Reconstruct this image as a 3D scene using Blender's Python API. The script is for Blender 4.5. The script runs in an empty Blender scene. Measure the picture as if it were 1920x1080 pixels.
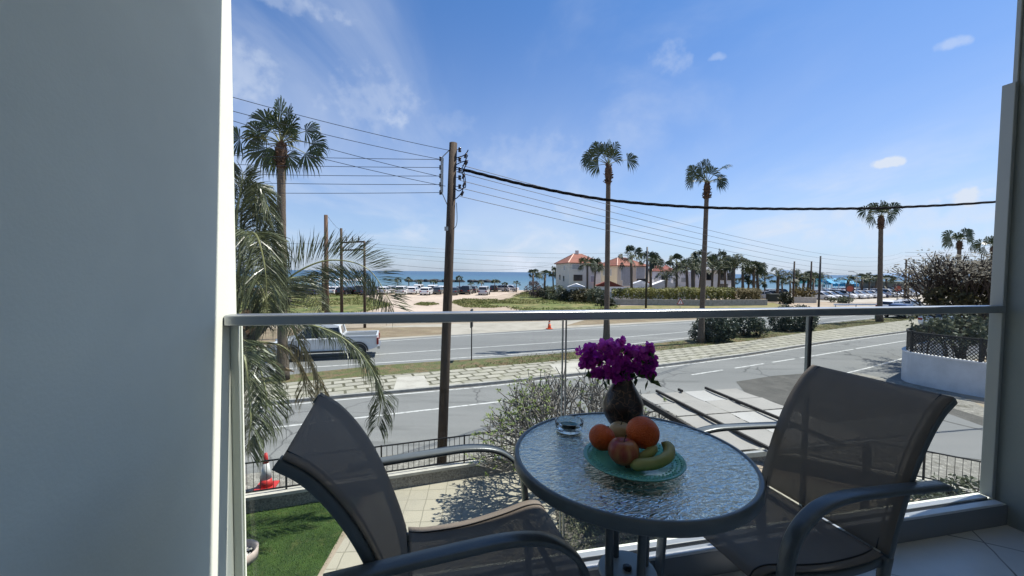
import bpy, math, random
from math import sin, cos, radians as R_, pi
from mathutils import Vector as V, Matrix, noise

# ------------------------------------------------------------------ camera, world, sun, exposure
S = bpy.context.scene
C = S.collection
CAM_Z = 4.5
F_ = 760.0
PITCH = math.atan(30 / F_)
ROLL = 0.0094
_F = V((0, cos(PITCH), -sin(PITCH)))
_R0 = V((1, 0, 0)); _U0 = V((0, sin(PITCH), cos(PITCH)))
_R = _R0 * cos(ROLL) + _U0 * sin(ROLL)
_U = -_R0 * sin(ROLL) + _U0 * cos(ROLL)
cam_d = bpy.data.cameras.new('camera'); cam = bpy.data.objects.new('camera', cam_d); C.objects.link(cam)
cam_d.sensor_width = 36; cam_d.lens = 36 * F_ / 1920
cam_d.clip_start = 0.02; cam_d.clip_end = 60000
M = Matrix((_R, _U, -_F)).transposed().to_4x4(); M.translation = V((0, 0, CAM_Z))
cam.matrix_world = M
S.camera = cam
S.view_settings.view_transform = 'Standard'; S.view_settings.look = 'None'; S.view_settings.gamma = 1
S.view_settings.exposure = 0.86
S.render.resolution_x = 1024; S.render.resolution_y = 576
S.cycles.max_bounces = 10; S.cycles.transparent_max_bounces = 24
S.cycles.caustics_reflective = False; S.cycles.caustics_refractive = False

def ray(px, py): return _F + _R * ((px - 960) / F_) + _U * ((540 - py) / F_)
def G(px, py, z=0.0):
    d = ray(px, py); return V((0, 0, CAM_Z)) + d * ((z - CAM_Z) / d.z)
def at(px, py, Y):
    d = ray(px, py); return V((0, 0, CAM_Z)) + d * (Y / d.y)

SUN_AZ, SUN_EL = R_(70), R_(60)
SUN = V((sin(SUN_AZ) * cos(SUN_EL), cos(SUN_AZ) * cos(SUN_EL), sin(SUN_EL)))
sd = bpy.data.lights.new('sun', 'SUN'); sd.energy = 4.3; sd.angle = R_(0.5); sd.color = (1, .955, .88)
so = bpy.data.objects.new('sun', sd); C.objects.link(so)
so.rotation_euler = SUN.to_track_quat('Z', 'Y').to_euler()

W = bpy.data.worlds.new('World'); S.world = W; W.use_nodes = True
nt = W.node_tree; nt.nodes.clear()
def N(t, **k):
    n = nt.nodes.new(t)
    for a, b in k.items(): setattr(n, a, b)
    return n
def L(a, b): nt.links.new(a, b)
def mth(op, a, b=None, c=None, clamp=False):
    n = N('ShaderNodeMath', operation=op); n.use_clamp = clamp
    for i, x in enumerate((a, b, c)):
        if x is None: continue
        if isinstance(x, (int, float)): n.inputs[i].default_value = x
        else: L(x, n.inputs[i])
    return n.outputs[0]
sky = N('ShaderNodeTexSky', sky_type='NISHITA'); sky.sun_disc = False
sky.sun_elevation = SUN_EL; sky.sun_rotation = SUN_AZ; sky.air_density = 1.0; sky.dust_density = 0.6; sky.ozone_density = 2.5
tc = N('ShaderNodeTexCoord'); sep = N('ShaderNodeSeparateXYZ'); L(tc.outputs['Generated'], sep.inputs[0])
zc = mth('MAXIMUM', sep.outputs[2], 0.02)
zz = mth('ADD', zc, 0.12)
cmb = N('ShaderNodeCombineXYZ'); L(mth('DIVIDE', sep.outputs[0], zz), cmb.inputs[0]); L(mth('DIVIDE', sep.outputs[1], zz), cmb.inputs[1])
def cl_noise(scale, stretch, rot, lo, hi, det=6, dist=.6):
    mp = N('ShaderNodeMapping'); mp.inputs['Scale'].default_value = (1, stretch, 1); mp.inputs['Rotation'].default_value = (0, 0, rot)
    L(cmb.outputs[0], mp.inputs[0])
    nz = N('ShaderNodeTexNoise'); nz.inputs['Scale'].default_value = scale; nz.inputs['Detail'].default_value = det
    nz.inputs['Roughness'].default_value = .55; nz.inputs['Distortion'].default_value = dist
    L(mp.outputs[0], nz.inputs[0])
    mr = N('ShaderNodeMapRange', interpolation_type='SMOOTHSTEP'); mr.inputs[1].default_value = lo; mr.inputs[2].default_value = hi
    L(nz.outputs[0], mr.inputs[0]); return mr.outputs[0]
wisp = mth('MULTIPLY', cl_noise(1.1, .5, .5, .46, .74), mth('ADD', .45, mth('MULTIPLY', cl_noise(.35, .8, .2, .35, .6), .75)))
# low thin veil near the horizon
veil = mth('MULTIPLY', mth('POWER', mth('SUBTRACT', 1.0, mth('MULTIPLY', zc, 1.7), clamp=True), 1.6), mth('ADD', .62, mth('MULTIPLY', cl_noise(.6, .35, 1.3, .3, .7), .7)))
cover = mth('ADD', mth('MULTIPLY', wisp, .42), mth('MULTIPLY', veil, .58), clamp=True)
# a few small fair-weather puffs
pn = N('ShaderNodeTexNoise'); pn.inputs['Scale'].default_value = 34; pn.inputs['Detail'].default_value = 7; L(tc.outputs['Generated'], pn.inputs[0])
for (px, py, sx, sy, amt) in ((1252, 108, .045, .035, .26), (1345, 107, .016, .009, .34), (1783, 82, .022, .010, .45), (1668, 305, .026, .011, 1.15), (1815, 368, .045, .014, .7),
                              (700, 195, .10, .07, .22), (455, 130, .06, .06, .30), (850, 228, .06, .03, .12), (560, 10, .09, .018, .30), (1780, 415, .22, .05, .30), (1000, 290, .14, .05, .14), (740, 218, .04, .02, .2)):
    d = ray(px, py).normalized()
    rx = V((d.y, -d.x, 0)).normalized(); uz = rx.cross(d)
    a = N('ShaderNodeVectorMath', operation='DOT_PRODUCT'); L(tc.outputs['Generated'], a.inputs[0]); a.inputs[1].default_value = rx / sx
    b = N('ShaderNodeVectorMath', operation='DOT_PRODUCT'); L(tc.outputs['Generated'], b.inputs[0]); b.inputs[1].default_value = uz / sy
    c = N('ShaderNodeVectorMath', operation='DOT_PRODUCT'); L(tc.outputs['Generated'], c.inputs[0]); c.inputs[1].default_value = d
    r2 = mth('ADD', mth('POWER', mth('ABSOLUTE', a.outputs['Value']), 2.0), mth('POWER', mth('ABSOLUTE', b.outputs['Value']), 2.0))
    r2 = mth('ADD', r2, mth('MULTIPLY', mth('SUBTRACT', pn.outputs[0], .5), 4.2))
    mr = N('ShaderNodeMapRange', interpolation_type='SMOOTHSTEP'); mr.inputs[1].default_value = 1.15; mr.inputs[2].default_value = -.3; L(r2, mr.inputs[0])
    front = mth('GREATER_THAN', c.outputs['Value'], .5)
    cover = mth('ADD', cover, mth('MULTIPLY', mth('MULTIPLY', mr.outputs[0], front), amt * .8), clamp=True)
hs = N('ShaderNodeHueSaturation'); hs.inputs['Saturation'].default_value = 1.0; L(sky.outputs[0], hs.inputs['Color'])
tint = N('ShaderNodeMix', data_type='RGBA', blend_type='MULTIPLY'); tint.inputs[0].default_value = 1.0; L(hs.outputs[0], tint.inputs[6])
rmp = N('ShaderNodeValToRGB'); L(zc, rmp.inputs[0]); er = rmp.color_ramp.elements
er[0].position = 0; er[0].color = (.42, .55, .86, 1); er[1].position = .62; er[1].color = (.36, .60, .84, 1)
e2 = er.new(.12); e2.color = (.45, .59, .80, 1); e3 = er.new(.3); e3.color = (.40, .58, .81, 1)
L(rmp.outputs[0], tint.inputs[7])
mx = N('ShaderNodeMix', data_type='RGBA'); L(cover, mx.inputs[0]); L(tint.outputs[2], mx.inputs[6]); mx.inputs[7].default_value = (3.9, 4.35, 5.1, 1)
bg = N('ShaderNodeBackground'); bg.inputs[1].default_value = 0.10; L(mx.outputs[2], bg.inputs[0])
wo = N('ShaderNodeOutputWorld'); L(bg.outputs[0], wo.inputs[0])

# ------------------------------------------------------------------ helpers
rng = random.Random(7)
def U(a, b): return rng.uniform(a, b)

class MB:
    def __init__(s): s.v = []; s.f = []; s.m = []; s.mi = 0
    def add(s, vs, fs):
        o = len(s.v); s.v += [tuple(x) for x in vs]; s.f += [tuple(i + o for i in f) for f in fs]; s.m += [s.mi] * len(fs)
    def box(s, c, d, rz=0.0, rot=None):
        m = rot if rot is not None else Matrix.Rotation(rz, 3, 'Z')
        vs = [V(c) + m @ V((x * d[0] / 2, y * d[1] / 2, z * d[2] / 2)) for x in (-1, 1) for y in (-1, 1) for z in (-1, 1)]
        s.add(vs, [(0, 1, 3, 2), (4, 6, 7, 5), (0, 4, 5, 1), (2, 3, 7, 6), (0, 2, 6, 4), (1, 5, 7, 3)])
    def beam(s, a, b, w, h):
        a = V(a); b = V(b); t = (b - a).normalized(); up = V((0, 0, 1)) if abs(t.z) < .95 else V((0, 1, 0))
        sd_ = t.cross(up).normalized(); up = sd_.cross(t)
        vs = [p + sd_ * x * w / 2 + up * y * h / 2 for p in (a, b) for x, y in ((-1, -1), (1, -1), (1, 1), (-1, 1))]
        s.add(vs, [(3, 2, 1, 0), (4, 5, 6, 7), (0, 1, 5, 4), (1, 2, 6, 5), (2, 3, 7, 6), (3, 0, 4, 7)])
    def tube(s, pts, rad, n=8, cap=True):
        pts = [V(p) for p in pts]; k = len(pts)
        if not hasattr(rad, '__len__'): rad = [rad] * k
        o = len(s.v); prev = None
        for i, p in enumerate(pts):
            t = (pts[min(i + 1, k - 1)] - pts[max(i - 1, 0)])
            t = t.normalized() if t.length > 1e-9 else V((0, 0, 1))
            if prev is None:
                a = V((0, 0, 1)) if abs(t.z) < .9 else V((1, 0, 0)); x = t.cross(a).normalized()
            else:
                x = (prev - t * prev.dot(t)); x = x.normalized() if x.length > 1e-6 else t.orthogonal().normalized()
            prev = x; y = t.cross(x)
            for j in range(n):
                a = 2 * pi * j / n; s.v.append(tuple(p + (x * cos(a) + y * sin(a)) * rad[i]))
        fs = []
        for i in range(k - 1):
            for j in range(n):
                a = o + i * n + j; b = o + i * n + (j + 1) % n; fs.append((a, b, b + n, a + n))
        if cap: fs.append(tuple(o + j for j in reversed(range(n)))); fs.append(tuple(o + (k - 1) * n + j for j in range(n)))
        s.f += fs; s.m += [s.mi] * len(fs)
    def lathe(s, prof, c=(0, 0, 0), n=24, sx=1, sy=1, jitter=None):
        o = len(s.v); c = V(c)
        for r, z in prof:
            for j in range(n):
                a = 2 * pi * j / n; rr = r * (1 + (jitter(a, z) if jitter else 0)); s.v.append((c.x + rr * cos(a) * sx, c.y + rr * sin(a) * sy, c.z + z))
        fs = []
        for i in range(len(prof) - 1):
            for j in range(n):
                a = o + i * n + j; b = o + i * n + (j + 1) % n; fs.append((a, b, b + n, a + n))
        if prof[0][0] > 1e-5: fs.append(tuple(o + j for j in reversed(range(n))))
        if prof[-1][0] > 1e-5: fs.append(tuple(o + (len(prof) - 1) * n + j for j in range(n)))
        s.f += fs; s.m += [s.mi] * len(fs)
    def prism(s, poly, z0, z1):
        n = len(poly); vs = [(p[0], p[1], z0) for p in poly] + [(p[0], p[1], z1) for p in poly]
        s.add(vs, [tuple(reversed(range(n))), tuple(range(n, 2 * n))] + [(i, (i + 1) % n, n + (i + 1) % n, n + i) for i in range(n)])
    def side(s, prof, wf, y0=0):      # side profile (x,z) extruded across y, half width wf(x,z)
        n = len(prof); vs = [(x, y0 - wf(x, z), z) for x, z in prof] + [(x, y0 + wf(x, z), z) for x, z in prof]
        s.add(vs, [tuple(range(n)), tuple(reversed(range(n, 2 * n)))] + [((i + 1) % n, i, n + i, n + (i + 1) % n) for i in range(n)])
    def sweep(s, pts, y, hw, ht):      # flat tube in the xz plane at y
        k = len(pts); o = len(s.v); m = 10
        for i, (x, z) in enumerate(pts):
            a = pts[max(i - 1, 0)]; b = pts[min(i + 1, k - 1)]; t = V((b[0] - a[0], b[1] - a[1])).normalized(); nx, nz = -t[1], t[0]
            for j in range(m):
                q = 2 * pi * (j + .5) / m; ca, sa = cos(q), sin(q)
                e = .45; cy = math.copysign(abs(ca) ** e, ca) * hw; cn = math.copysign(abs(sa) ** e, sa) * ht
                s.v.append((x + nx * cn, y + cy, z + nz * cn))
        fs = [(o + i * m + j, o + i * m + (j + 1) % m, o + (i + 1) * m + (j + 1) % m, o + (i + 1) * m + j) for i in range(k - 1) for j in range(m)]
        fs += [tuple(o + j for j in reversed(range(m))), tuple(o + (k - 1) * m + j for j in range(m))]
        s.f += fs; s.m += [s.mi] * len(fs)
    def leaf(s, p, d, side, L_, w, droop=0.0):
        p = V(p); m_ = p + d * L_ * .5 + V((0, 0, -droop * L_ * .15)); e = p + d * L_ + V((0, 0, -droop * L_))
        s.add([p, m_ - side * w, m_ + side * w, e], [(0, 1, 2), (1, 3, 2)])
    def build(s, name, mats, parent=None, smooth=False, loc=None):
        me = bpy.data.meshes.new(name); me.from_pydata(s.v, [], s.f)
        if not isinstance(mats, (list, tuple)): mats = [mats]
        for m in mats: me.materials.append(m)
        if len(mats) > 1: me.polygons.foreach_set('material_index', s.m)
        if smooth: me.polygons.foreach_set('use_smooth', [True] * len(me.polygons))
        me.update()
        o = bpy.data.objects.new(name, me); C.objects.link(o)
        if parent is not None: o.parent = parent
        if loc is not None: o.location = loc
        return o

def tag(o, label=None, cat=None, group=None, kind=None):
    if label: o['label'] = label
    if cat: o['category'] = cat
    if group: o['group'] = group
    if kind: o['kind'] = kind
    return o
def empty(name, loc=(0, 0, 0), rz=0.0, label=None, cat=None, group=None):
    o = bpy.data.objects.new(name, None); C.objects.link(o); o.location = loc; o.rotation_euler = (0, 0, rz); o.empty_display_size = .2
    return tag(o, label, cat, group)
def copy_tree(o, parent=None):
    c = o.copy(); C.objects.link(c)
    if parent is not None: c.parent = parent
    for ch in [x for x in list(C.objects) if x.parent == o]: copy_tree(ch, c)
    return c
def bevel(o, w, seg=2, ang=40):
    m = o.modifiers.new('bevel', 'BEVEL'); m.width = w; m.segments = seg; m.limit_method = 'ANGLE'; m.angle_limit = R_(ang)
def catmull(pts, n=6):
    pts = [V(p) for p in pts]; out = []
    P = [pts[0] * 2 - pts[1]] + pts + [pts[-1] * 2 - pts[-2]]
    for i in range(1, len(P) - 2):
        for k in range(n):
            t = k / n; a, b, c, d = P[i - 1], P[i], P[i + 1], P[i + 2]
            out.append(.5 * ((2 * b) + (c - a) * t + (2 * a - 5 * b + 4 * c - d) * t * t + (3 * b - a - 3 * c + d) * t ** 3))
    out.append(pts[-1]); return out

_mats = {}
def mat(name, col, rough=.7, var=.0, scale=5.0, col2=None, bump=0.0, bscale=None, metal=0.0, spec=.5, coords='Object', det=6, trans=0.0, ior=1.45, alpha=1.0, sheen=0, transl=0.0, contrast=(.35, .65), streak=None):
    if name in _mats: return _mats[name]
    m = bpy.data.materials.new(name); m.use_nodes = True; t = m.node_tree; b = t.nodes['Principled BSDF']
    b.inputs['Roughness'].default_value = rough; b.inputs['Metallic'].default_value = metal; b.inputs['IOR'].default_value = ior
    b.inputs['Specular IOR Level'].default_value = spec; b.inputs['Transmission Weight'].default_value = trans; b.inputs['Alpha'].default_value = alpha
    c1 = tuple(col) + (1,); b.inputs['Base Color'].default_value = c1
    tcn = t.nodes.new('ShaderNodeTexCoord'); src = tcn.outputs[coords]
    if streak:
        mp = t.nodes.new('ShaderNodeMapping'); mp.inputs['Scale'].default_value = streak; t.links.new(src, mp.inputs[0]); src = mp.outputs[0]
    if var or col2:
        if col2 is None: col2 = tuple(x * (1 - var) for x in col)
        nz = t.nodes.new('ShaderNodeTexNoise'); nz.inputs['Scale'].default_value = scale; nz.inputs['Detail'].default_value = det; nz.inputs['Roughness'].default_value = .6
        t.links.new(src, nz.inputs[0])
        mr = t.nodes.new('ShaderNodeMapRange'); mr.inputs[1].default_value = contrast[0]; mr.inputs[2].default_value = contrast[1]; t.links.new(nz.outputs[0], mr.inputs[0])
        x = t.nodes.new('ShaderNodeMix'); x.data_type = 'RGBA'; t.links.new(mr.outputs[0], x.inputs[0]); x.inputs[6].default_value = c1; x.inputs[7].default_value = tuple(col2) + (1,)
        t.links.new(x.outputs[2], b.inputs['Base Color'])
    if bump:
        nb = t.nodes.new('ShaderNodeTexNoise'); nb.inputs['Scale'].default_value = bscale or scale * 8; nb.inputs['Detail'].default_value = 5
        t.links.new(src, nb.inputs[0]); bp = t.nodes.new('ShaderNodeBump'); bp.inputs['Strength'].default_value = bump; bp.inputs['Distance'].default_value = .02
        t.links.new(nb.outputs[0], bp.inputs['Height']); t.links.new(bp.outputs[0], b.inputs['Normal'])
    if transl:
        tr = t.nodes.new('ShaderNodeBsdfTranslucent'); ms = t.nodes.new('ShaderNodeMixShader'); ms.inputs[0].default_value = transl
        out = t.nodes['Material Output']; src_c = b.inputs['Base Color']
        if src_c.is_linked: t.links.new(src_c.links[0].from_socket, tr.inputs[0])
        else: tr.inputs[0].default_value = c1
        t.links.new(b.outputs[0], ms.inputs[1]); t.links.new(tr.outputs[0], ms.inputs[2]); t.links.new(ms.outputs[0], out.inputs[0])
    _mats[name] = m; return m

def ground_mat(name, cols, scales, rough=.95, bump=.3, bscale=8, rot=0.0, stretch=1.0, crack=None):
    """layered noise ground colour: cols[0] base, then (col, scale, lo, hi) layers"""
    m = bpy.data.materials.new(name); m.use_nodes = True; t = m.node_tree; b = t.nodes['Principled BSDF']; b.inputs['Roughness'].default_value = rough; b.inputs['Specular IOR Level'].default_value = .25
    tcn = t.nodes.new('ShaderNodeTexCoord'); mp = t.nodes.new('ShaderNodeMapping'); mp.inputs['Rotation'].default_value = (0, 0, rot); mp.inputs['Scale'].default_value = (stretch, 1, 1)
    t.links.new(tcn.outputs['Object'], mp.inputs[0])
    rgb = t.nodes.new('ShaderNodeRGB'); rgb.outputs[0].default_value = tuple(cols) + (1,); cur = rgb.outputs[0]
    for (c, s_, lo, hi) in scales:
        nz = t.nodes.new('ShaderNodeTexNoise'); nz.inputs['Scale'].default_value = s_; nz.inputs['Detail'].default_value = 7; nz.inputs['Roughness'].default_value = .62
        t.links.new(mp.outputs[0], nz.inputs[0])
        mr = t.nodes.new('ShaderNodeMapRange'); mr.inputs[1].default_value = lo; mr.inputs[2].default_value = hi; t.links.new(nz.outputs[0], mr.inputs[0])
        x = t.nodes.new('ShaderNodeMix'); x.data_type = 'RGBA'; t.links.new(mr.outputs[0], x.inputs[0]); t.links.new(cur, x.inputs[6]); x.inputs[7].default_value = tuple(c) + (1,); cur = x.outputs[2]
    if crack:
        cc, cs, cm = crack; nw = t.nodes.new('ShaderNodeTexNoise'); nw.inputs['Scale'].default_value = 1.5; nw.inputs['Detail'].default_value = 4; t.links.new(tcn.outputs['Object'], nw.inputs[0])
        mw = t.nodes.new('ShaderNodeMix'); mw.data_type = 'VECTOR'; mw.inputs[0].default_value = .35; t.links.new(tcn.outputs['Object'], mw.inputs[4]); t.links.new(nw.outputs['Color'], mw.inputs[5])
        vo = t.nodes.new('ShaderNodeTexVoronoi'); vo.feature = 'DISTANCE_TO_EDGE'; vo.inputs['Scale'].default_value = cs; t.links.new(mw.outputs[1], vo.inputs[0])
        m1 = t.nodes.new('ShaderNodeMapRange'); m1.inputs[1].default_value = .012; m1.inputs[2].default_value = .0; t.links.new(vo.outputs[0], m1.inputs[0])
        n2 = t.nodes.new('ShaderNodeTexNoise'); n2.inputs['Scale'].default_value = .25; t.links.new(tcn.outputs['Object'], n2.inputs[0]); m2 = t.nodes.new('ShaderNodeMapRange'); m2.inputs[1].default_value = .45; m2.inputs[2].default_value = .6; t.links.new(n2.outputs[0], m2.inputs[0])
        mm = t.nodes.new('ShaderNodeMath'); mm.operation = 'MULTIPLY'; t.links.new(m1.outputs[0], mm.inputs[0]); t.links.new(m2.outputs[0], mm.inputs[1])
        x = t.nodes.new('ShaderNodeMix'); x.data_type = 'RGBA'; t.links.new(mm.outputs[0], x.inputs[0]); t.links.new(cur, x.inputs[6]); x.inputs[7].default_value = tuple(cc) + (1,); cur = x.outputs[2]
    t.links.new(cur, b.inputs['Base Color'])
    nb = t.nodes.new('ShaderNodeTexNoise'); nb.inputs['Scale'].default_value = bscale; nb.inputs['Detail'].default_value = 8
    t.links.new(tcn.outputs['Object'], nb.inputs[0]); bp = t.nodes.new('ShaderNodeBump'); bp.inputs['Strength'].default_value = bump; bp.inputs['Distance'].default_value = .05
    t.links.new(nb.outputs[0], bp.inputs['Height']); t.links.new(bp.outputs[0], b.inputs['Normal'])
    _mats[name] = m; return m

def brick_mat(name, c1, c2, mortar, bw, bh, ms, rz=0.0, offset=.5, rough=.9, bump=.4, dirt=None, loc=(0, 0, 0)):
    m = bpy.data.materials.new(name); m.use_nodes = True; t = m.node_tree; b = t.nodes['Principled BSDF']; b.inputs['Roughness'].default_value = rough; b.inputs['Specular IOR Level'].default_value = .3
    tcn = t.nodes.new('ShaderNodeTexCoord'); mp = t.nodes.new('ShaderNodeMapping'); mp.inputs['Rotation'].default_value = (0, 0, rz); mp.inputs['Location'].default_value = loc
    t.links.new(tcn.outputs['Object'], mp.inputs[0])
    nd = t.nodes.new('ShaderNodeTexNoise'); nd.inputs['Scale'].default_value = 3; t.links.new(tcn.outputs['Object'], nd.inputs[0])
    vm = t.nodes.new('ShaderNodeVectorMath'); vm.operation = 'SCALE'; vm.inputs['Scale'].default_value = bh * .12; t.links.new(nd.outputs['Color'], vm.inputs[0])
    va = t.nodes.new('ShaderNodeVectorMath'); va.operation = 'ADD'; t.links.new(mp.outputs[0], va.inputs[0]); t.links.new(vm.outputs[0], va.inputs[1])
    bk = t.nodes.new('ShaderNodeTexBrick'); bk.offset = offset; bk.inputs['Scale'].default_value = 1; bk.inputs['Brick Width'].default_value = bw; bk.inputs['Row Height'].default_value = bh
    bk.inputs['Mortar Size'].default_value = ms; bk.inputs['Mortar Smooth'].default_value = .3
    bk.inputs['Color1'].default_value = tuple(c1) + (1,); bk.inputs['Color2'].default_value = tuple(c2) + (1,); bk.inputs['Mortar'].default_value = tuple(mortar) + (1,)
    t.links.new(va.outputs[0], bk.inputs[0]); cur = bk.outputs[0]
    nz = t.nodes.new('ShaderNodeTexNoise'); nz.inputs['Scale'].default_value = 1.7; nz.inputs['Detail'].default_value = 8; nz.inputs['Roughness'].default_value = .65; t.links.new(tcn.outputs['Object'], nz.inputs[0])
    mr = t.nodes.new('ShaderNodeMapRange'); mr.inputs[1].default_value = .45; mr.inputs[2].default_value = .72; t.links.new(nz.outputs[0], mr.inputs[0])
    x = t.nodes.new('ShaderNodeMix'); x.data_type = 'RGBA'; t.links.new(mr.outputs[0], x.inputs[0]); t.links.new(cur, x.inputs[6]); x.inputs[7].default_value = tuple(dirt or [v * .6 for v in c1]) + (1,)
    t.links.new(x.outputs[2], b.inputs['Base Color'])
    bp = t.nodes.new('ShaderNodeBump'); bp.inputs['Strength'].default_value = bump; bp.inputs['Distance'].default_value = .01; bp.invert = True
    t.links.new(bk.outputs['Fac'], bp.inputs['Height']); t.links.new(bp.outputs[0], b.inputs['Normal'])
    _mats[name] = m; return m

def glass_mat(name, tint=(.96, .98, .97), rough=0.0, bump=0.0, bscale=60, base_refl=1.0, coat=None):
    """thin glass: Fresnel reflection over clear see-through"""
    m = bpy.data.materials.new(name); m.use_nodes = True; t = m.node_tree; t.nodes.remove(t.nodes['Principled BSDF']); out = t.nodes['Material Output']
    tr = t.nodes.new('ShaderNodeBsdfTransparent'); tr.inputs[0].default_value = tuple(tint) + (1,)
    gl = t.nodes.new('ShaderNodeBsdfGlossy'); gl.inputs['Roughness'].default_value = rough
    fr = t.nodes.new('ShaderNodeFresnel'); fr.inputs[0].default_value = 1.45
    ms = t.nodes.new('ShaderNodeMixShader'); mu = t.nodes.new('ShaderNodeMath'); mu.operation = 'MULTIPLY'; mu.inputs[1].default_value = base_refl
    ge = t.nodes.new('ShaderNodeNewGeometry'); fb_ = t.nodes.new('ShaderNodeMath'); fb_.operation = 'SUBTRACT'; fb_.inputs[0].default_value = 1; t.links.new(ge.outputs['Backfacing'], fb_.inputs[1])
    m2_ = t.nodes.new('ShaderNodeMath'); m2_.operation = 'MULTIPLY'; t.links.new(fr.outputs[0], mu.inputs[0]); t.links.new(mu.outputs[0], m2_.inputs[0]); t.links.new(fb_.outputs[0], m2_.inputs[1]); t.links.new(m2_.outputs[0], ms.inputs[0]); t.links.new(tr.outputs[0], ms.inputs[1]); t.links.new(gl.outputs[0], ms.inputs[2]); df = t.nodes.new('ShaderNodeBsdfDiffuse'); df.inputs[0].default_value = (.8, .8, .78, 1); tcd = t.nodes.new('ShaderNodeTexCoord'); nd = t.nodes.new('ShaderNodeTexNoise'); nd.inputs['Scale'].default_value = 9; nd.inputs['Detail'].default_value = 10; nd.inputs['Roughness'].default_value = .75; t.links.new(tcd.outputs['Object'], nd.inputs[0])
    mrd = t.nodes.new('ShaderNodeMapRange'); mrd.inputs[1].default_value = .45; mrd.inputs[2].default_value = .8; mrd.inputs[3].default_value = .006; mrd.inputs[4].default_value = .045; t.links.new(nd.outputs[0], mrd.inputs[0])
    m3 = t.nodes.new('ShaderNodeMixShader'); t.links.new(mrd.outputs[0], m3.inputs[0]); t.links.new(ms.outputs[0], m3.inputs[1]); t.links.new(df.outputs[0], m3.inputs[2]); t.links.new(m3.outputs[0], out.inputs[0])
    _mats[name] = m; return m

# materials --------------------------------------------------------
m_wall = mat('white_render', (.82, .85, .74), .85, col2=(.70, .73, .64), scale=1.1, bump=.05, bscale=140, contrast=(.42, .72))
m_wall_dark = mat('grey_painted_wall', (.30, .33, .31), .7, var=.12, scale=1.2, bump=.08, bscale=60)
m_frame_grey = mat('grey_frame_metal', (.40, .42, .40), .45, metal=.2)
m_ceiling = mat('ceiling_paint', (.85, .84, .80), .9)
m_room = mat('room_paint', (.80, .78, .72), .9)
m_alu = mat('brushed_aluminium', (.42, .44, .46), .32, metal=.85, var=.1, scale=3, bump=.05, bscale=200, streak=(.1, 6, 6))
m_alu_dark = mat('dark_aluminium', (.06, .065, .07), .4, metal=.5)
m_frame_blue = mat('powder_coated_steel', (.12, .14, .15), .33, metal=.25, var=.15, scale=14, bump=.05, bscale=300)
m_sill = mat('pale_marble', (.72, .74, .75), .35, var=.12, scale=4)
m_pole = mat('weathered_timber_pole', (.085, .06, .04), .85, col2=(.035, .024, .017), scale=7, bump=.5, bscale=30, streak=(5, 5, .4))
m_pole2 = mat('brown_timber_pole', (.13, .075, .045), .85, col2=(.06, .035, .022), scale=5, streak=(4, 4, .4))
m_black = mat('black_metal', (.012, .012, .013), .5)
m_cable = mat('black_cable', (.010, .010, .011), .95, spec=.08)
m_wire = mat('thin_wire', (.035, .04, .05), .6)
m_insul = mat('brown_glazed_insulator', (.018, .012, .012), .25)
m_conduit = mat('galvanised_steel', (.38, .39, .38), .45, metal=.3, var=.2, scale=9)
m_trunk = mat('palm_trunk_bark', (.17, .135, .10), .95, col2=(.07, .055, .042), scale=9, bump=.8, bscale=22, streak=(1, 1, 6))
m_boot = mat('palm_boot_fibre', (.13, .075, .045), .95, col2=(.045, .028, .018), scale=8, bump=.5)
m_fan = mat('fan_palm_leaf', (.06, .082, .03), .42, col2=(.03, .048, .02), scale=1.6, transl=.2)
m_fan_far = mat('far_palm_leaf', (.05, .072, .03), .6, col2=(.025, .038, .018), scale=1.2, transl=.15)
m_frond = mat('feather_palm_leaflet', (.13, .15, .075), .33, col2=(.05, .06, .032), scale=3.5, transl=.12)
m_frond_dry = mat('dry_palm_leaflet', (.30, .25, .13), .7, col2=(.16, .13, .07), scale=5, transl=.2)
m_rachis = mat('palm_leaf_stalk', (.20, .21, .09), .5)
m_spathe = mat('dry_spathe', (.32, .22, .11), .6, col2=(.12, .07, .04), scale=12)
m_bark = mat('grey_bark', (.27, .25, .22), .9, col2=(.13, .12, .105), scale=14, bump=.4)
m_bark_dark = mat('dark_bark', (.07, .055, .045), .95, var=.4, scale=10)
m_leaf_y = mat('yellow_green_leaf', (.22, .27, .06), .5, col2=(.10, .15, .04), scale=3, transl=.3)
m_leaf_oleander = mat('oleander_leaf', (.07, .095, .06), .4, col2=(.028, .042, .03), scale=2.2, transl=.15)
m_leaf_hedge = mat('hedge_leaf', (.22, .21, .035), .6, col2=(.07, .095, .02), scale=.8, transl=.25)
m_leaf_hedge_b = mat('brownish_hedge_leaf', (.20, .15, .05), .7, col2=(.09, .08, .03), scale=.8, transl=.2)
m_leaf_dark = mat('dark_shrub_leaf', (.045, .055, .025), .6, col2=(.018, .022, .013), scale=1.5, transl=.1)
m_leaf_grey = mat('grey_green_leaf', (.16, .18, .12), .7, col2=(.06, .075, .045), scale=2, transl=.2)
m_leaf_rust = mat('rusty_leaf', (.10, .085, .035), .7, col2=(.045, .045, .018), scale=2, transl=.2)
m_leaf_pale = mat('pale_seed_leaf', (.24, .215, .16), .7, col2=(.10, .095, .06), scale=3, transl=.25)
m_leaf_mauve = mat('mauve_bush_leaf', (.16, .12, .12), .8, col2=(.07, .06, .06), scale=1.4, transl=.2)
m_leaf_ground = mat('ground_cover_leaf', (.20, .21, .12), .7, col2=(.06, .07, .035), scale=5, transl=.15)
m_gravel_plant = mat('white_pebble', (.62, .60, .54), .8, var=.4, scale=20)
m_concrete = mat('concrete', (.36, .35, .32), .9, var=.35, scale=3, bump=.3)
m_cap = mat('cream_wall_cap', (.50, .48, .42), .85, var=.25, scale=4, bump=.2)
m_stone = mat('pebbledash_wall', (.30, .29, .26), .95, col2=(.12, .115, .10), scale=28, bump=1.0, bscale=40)
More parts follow.
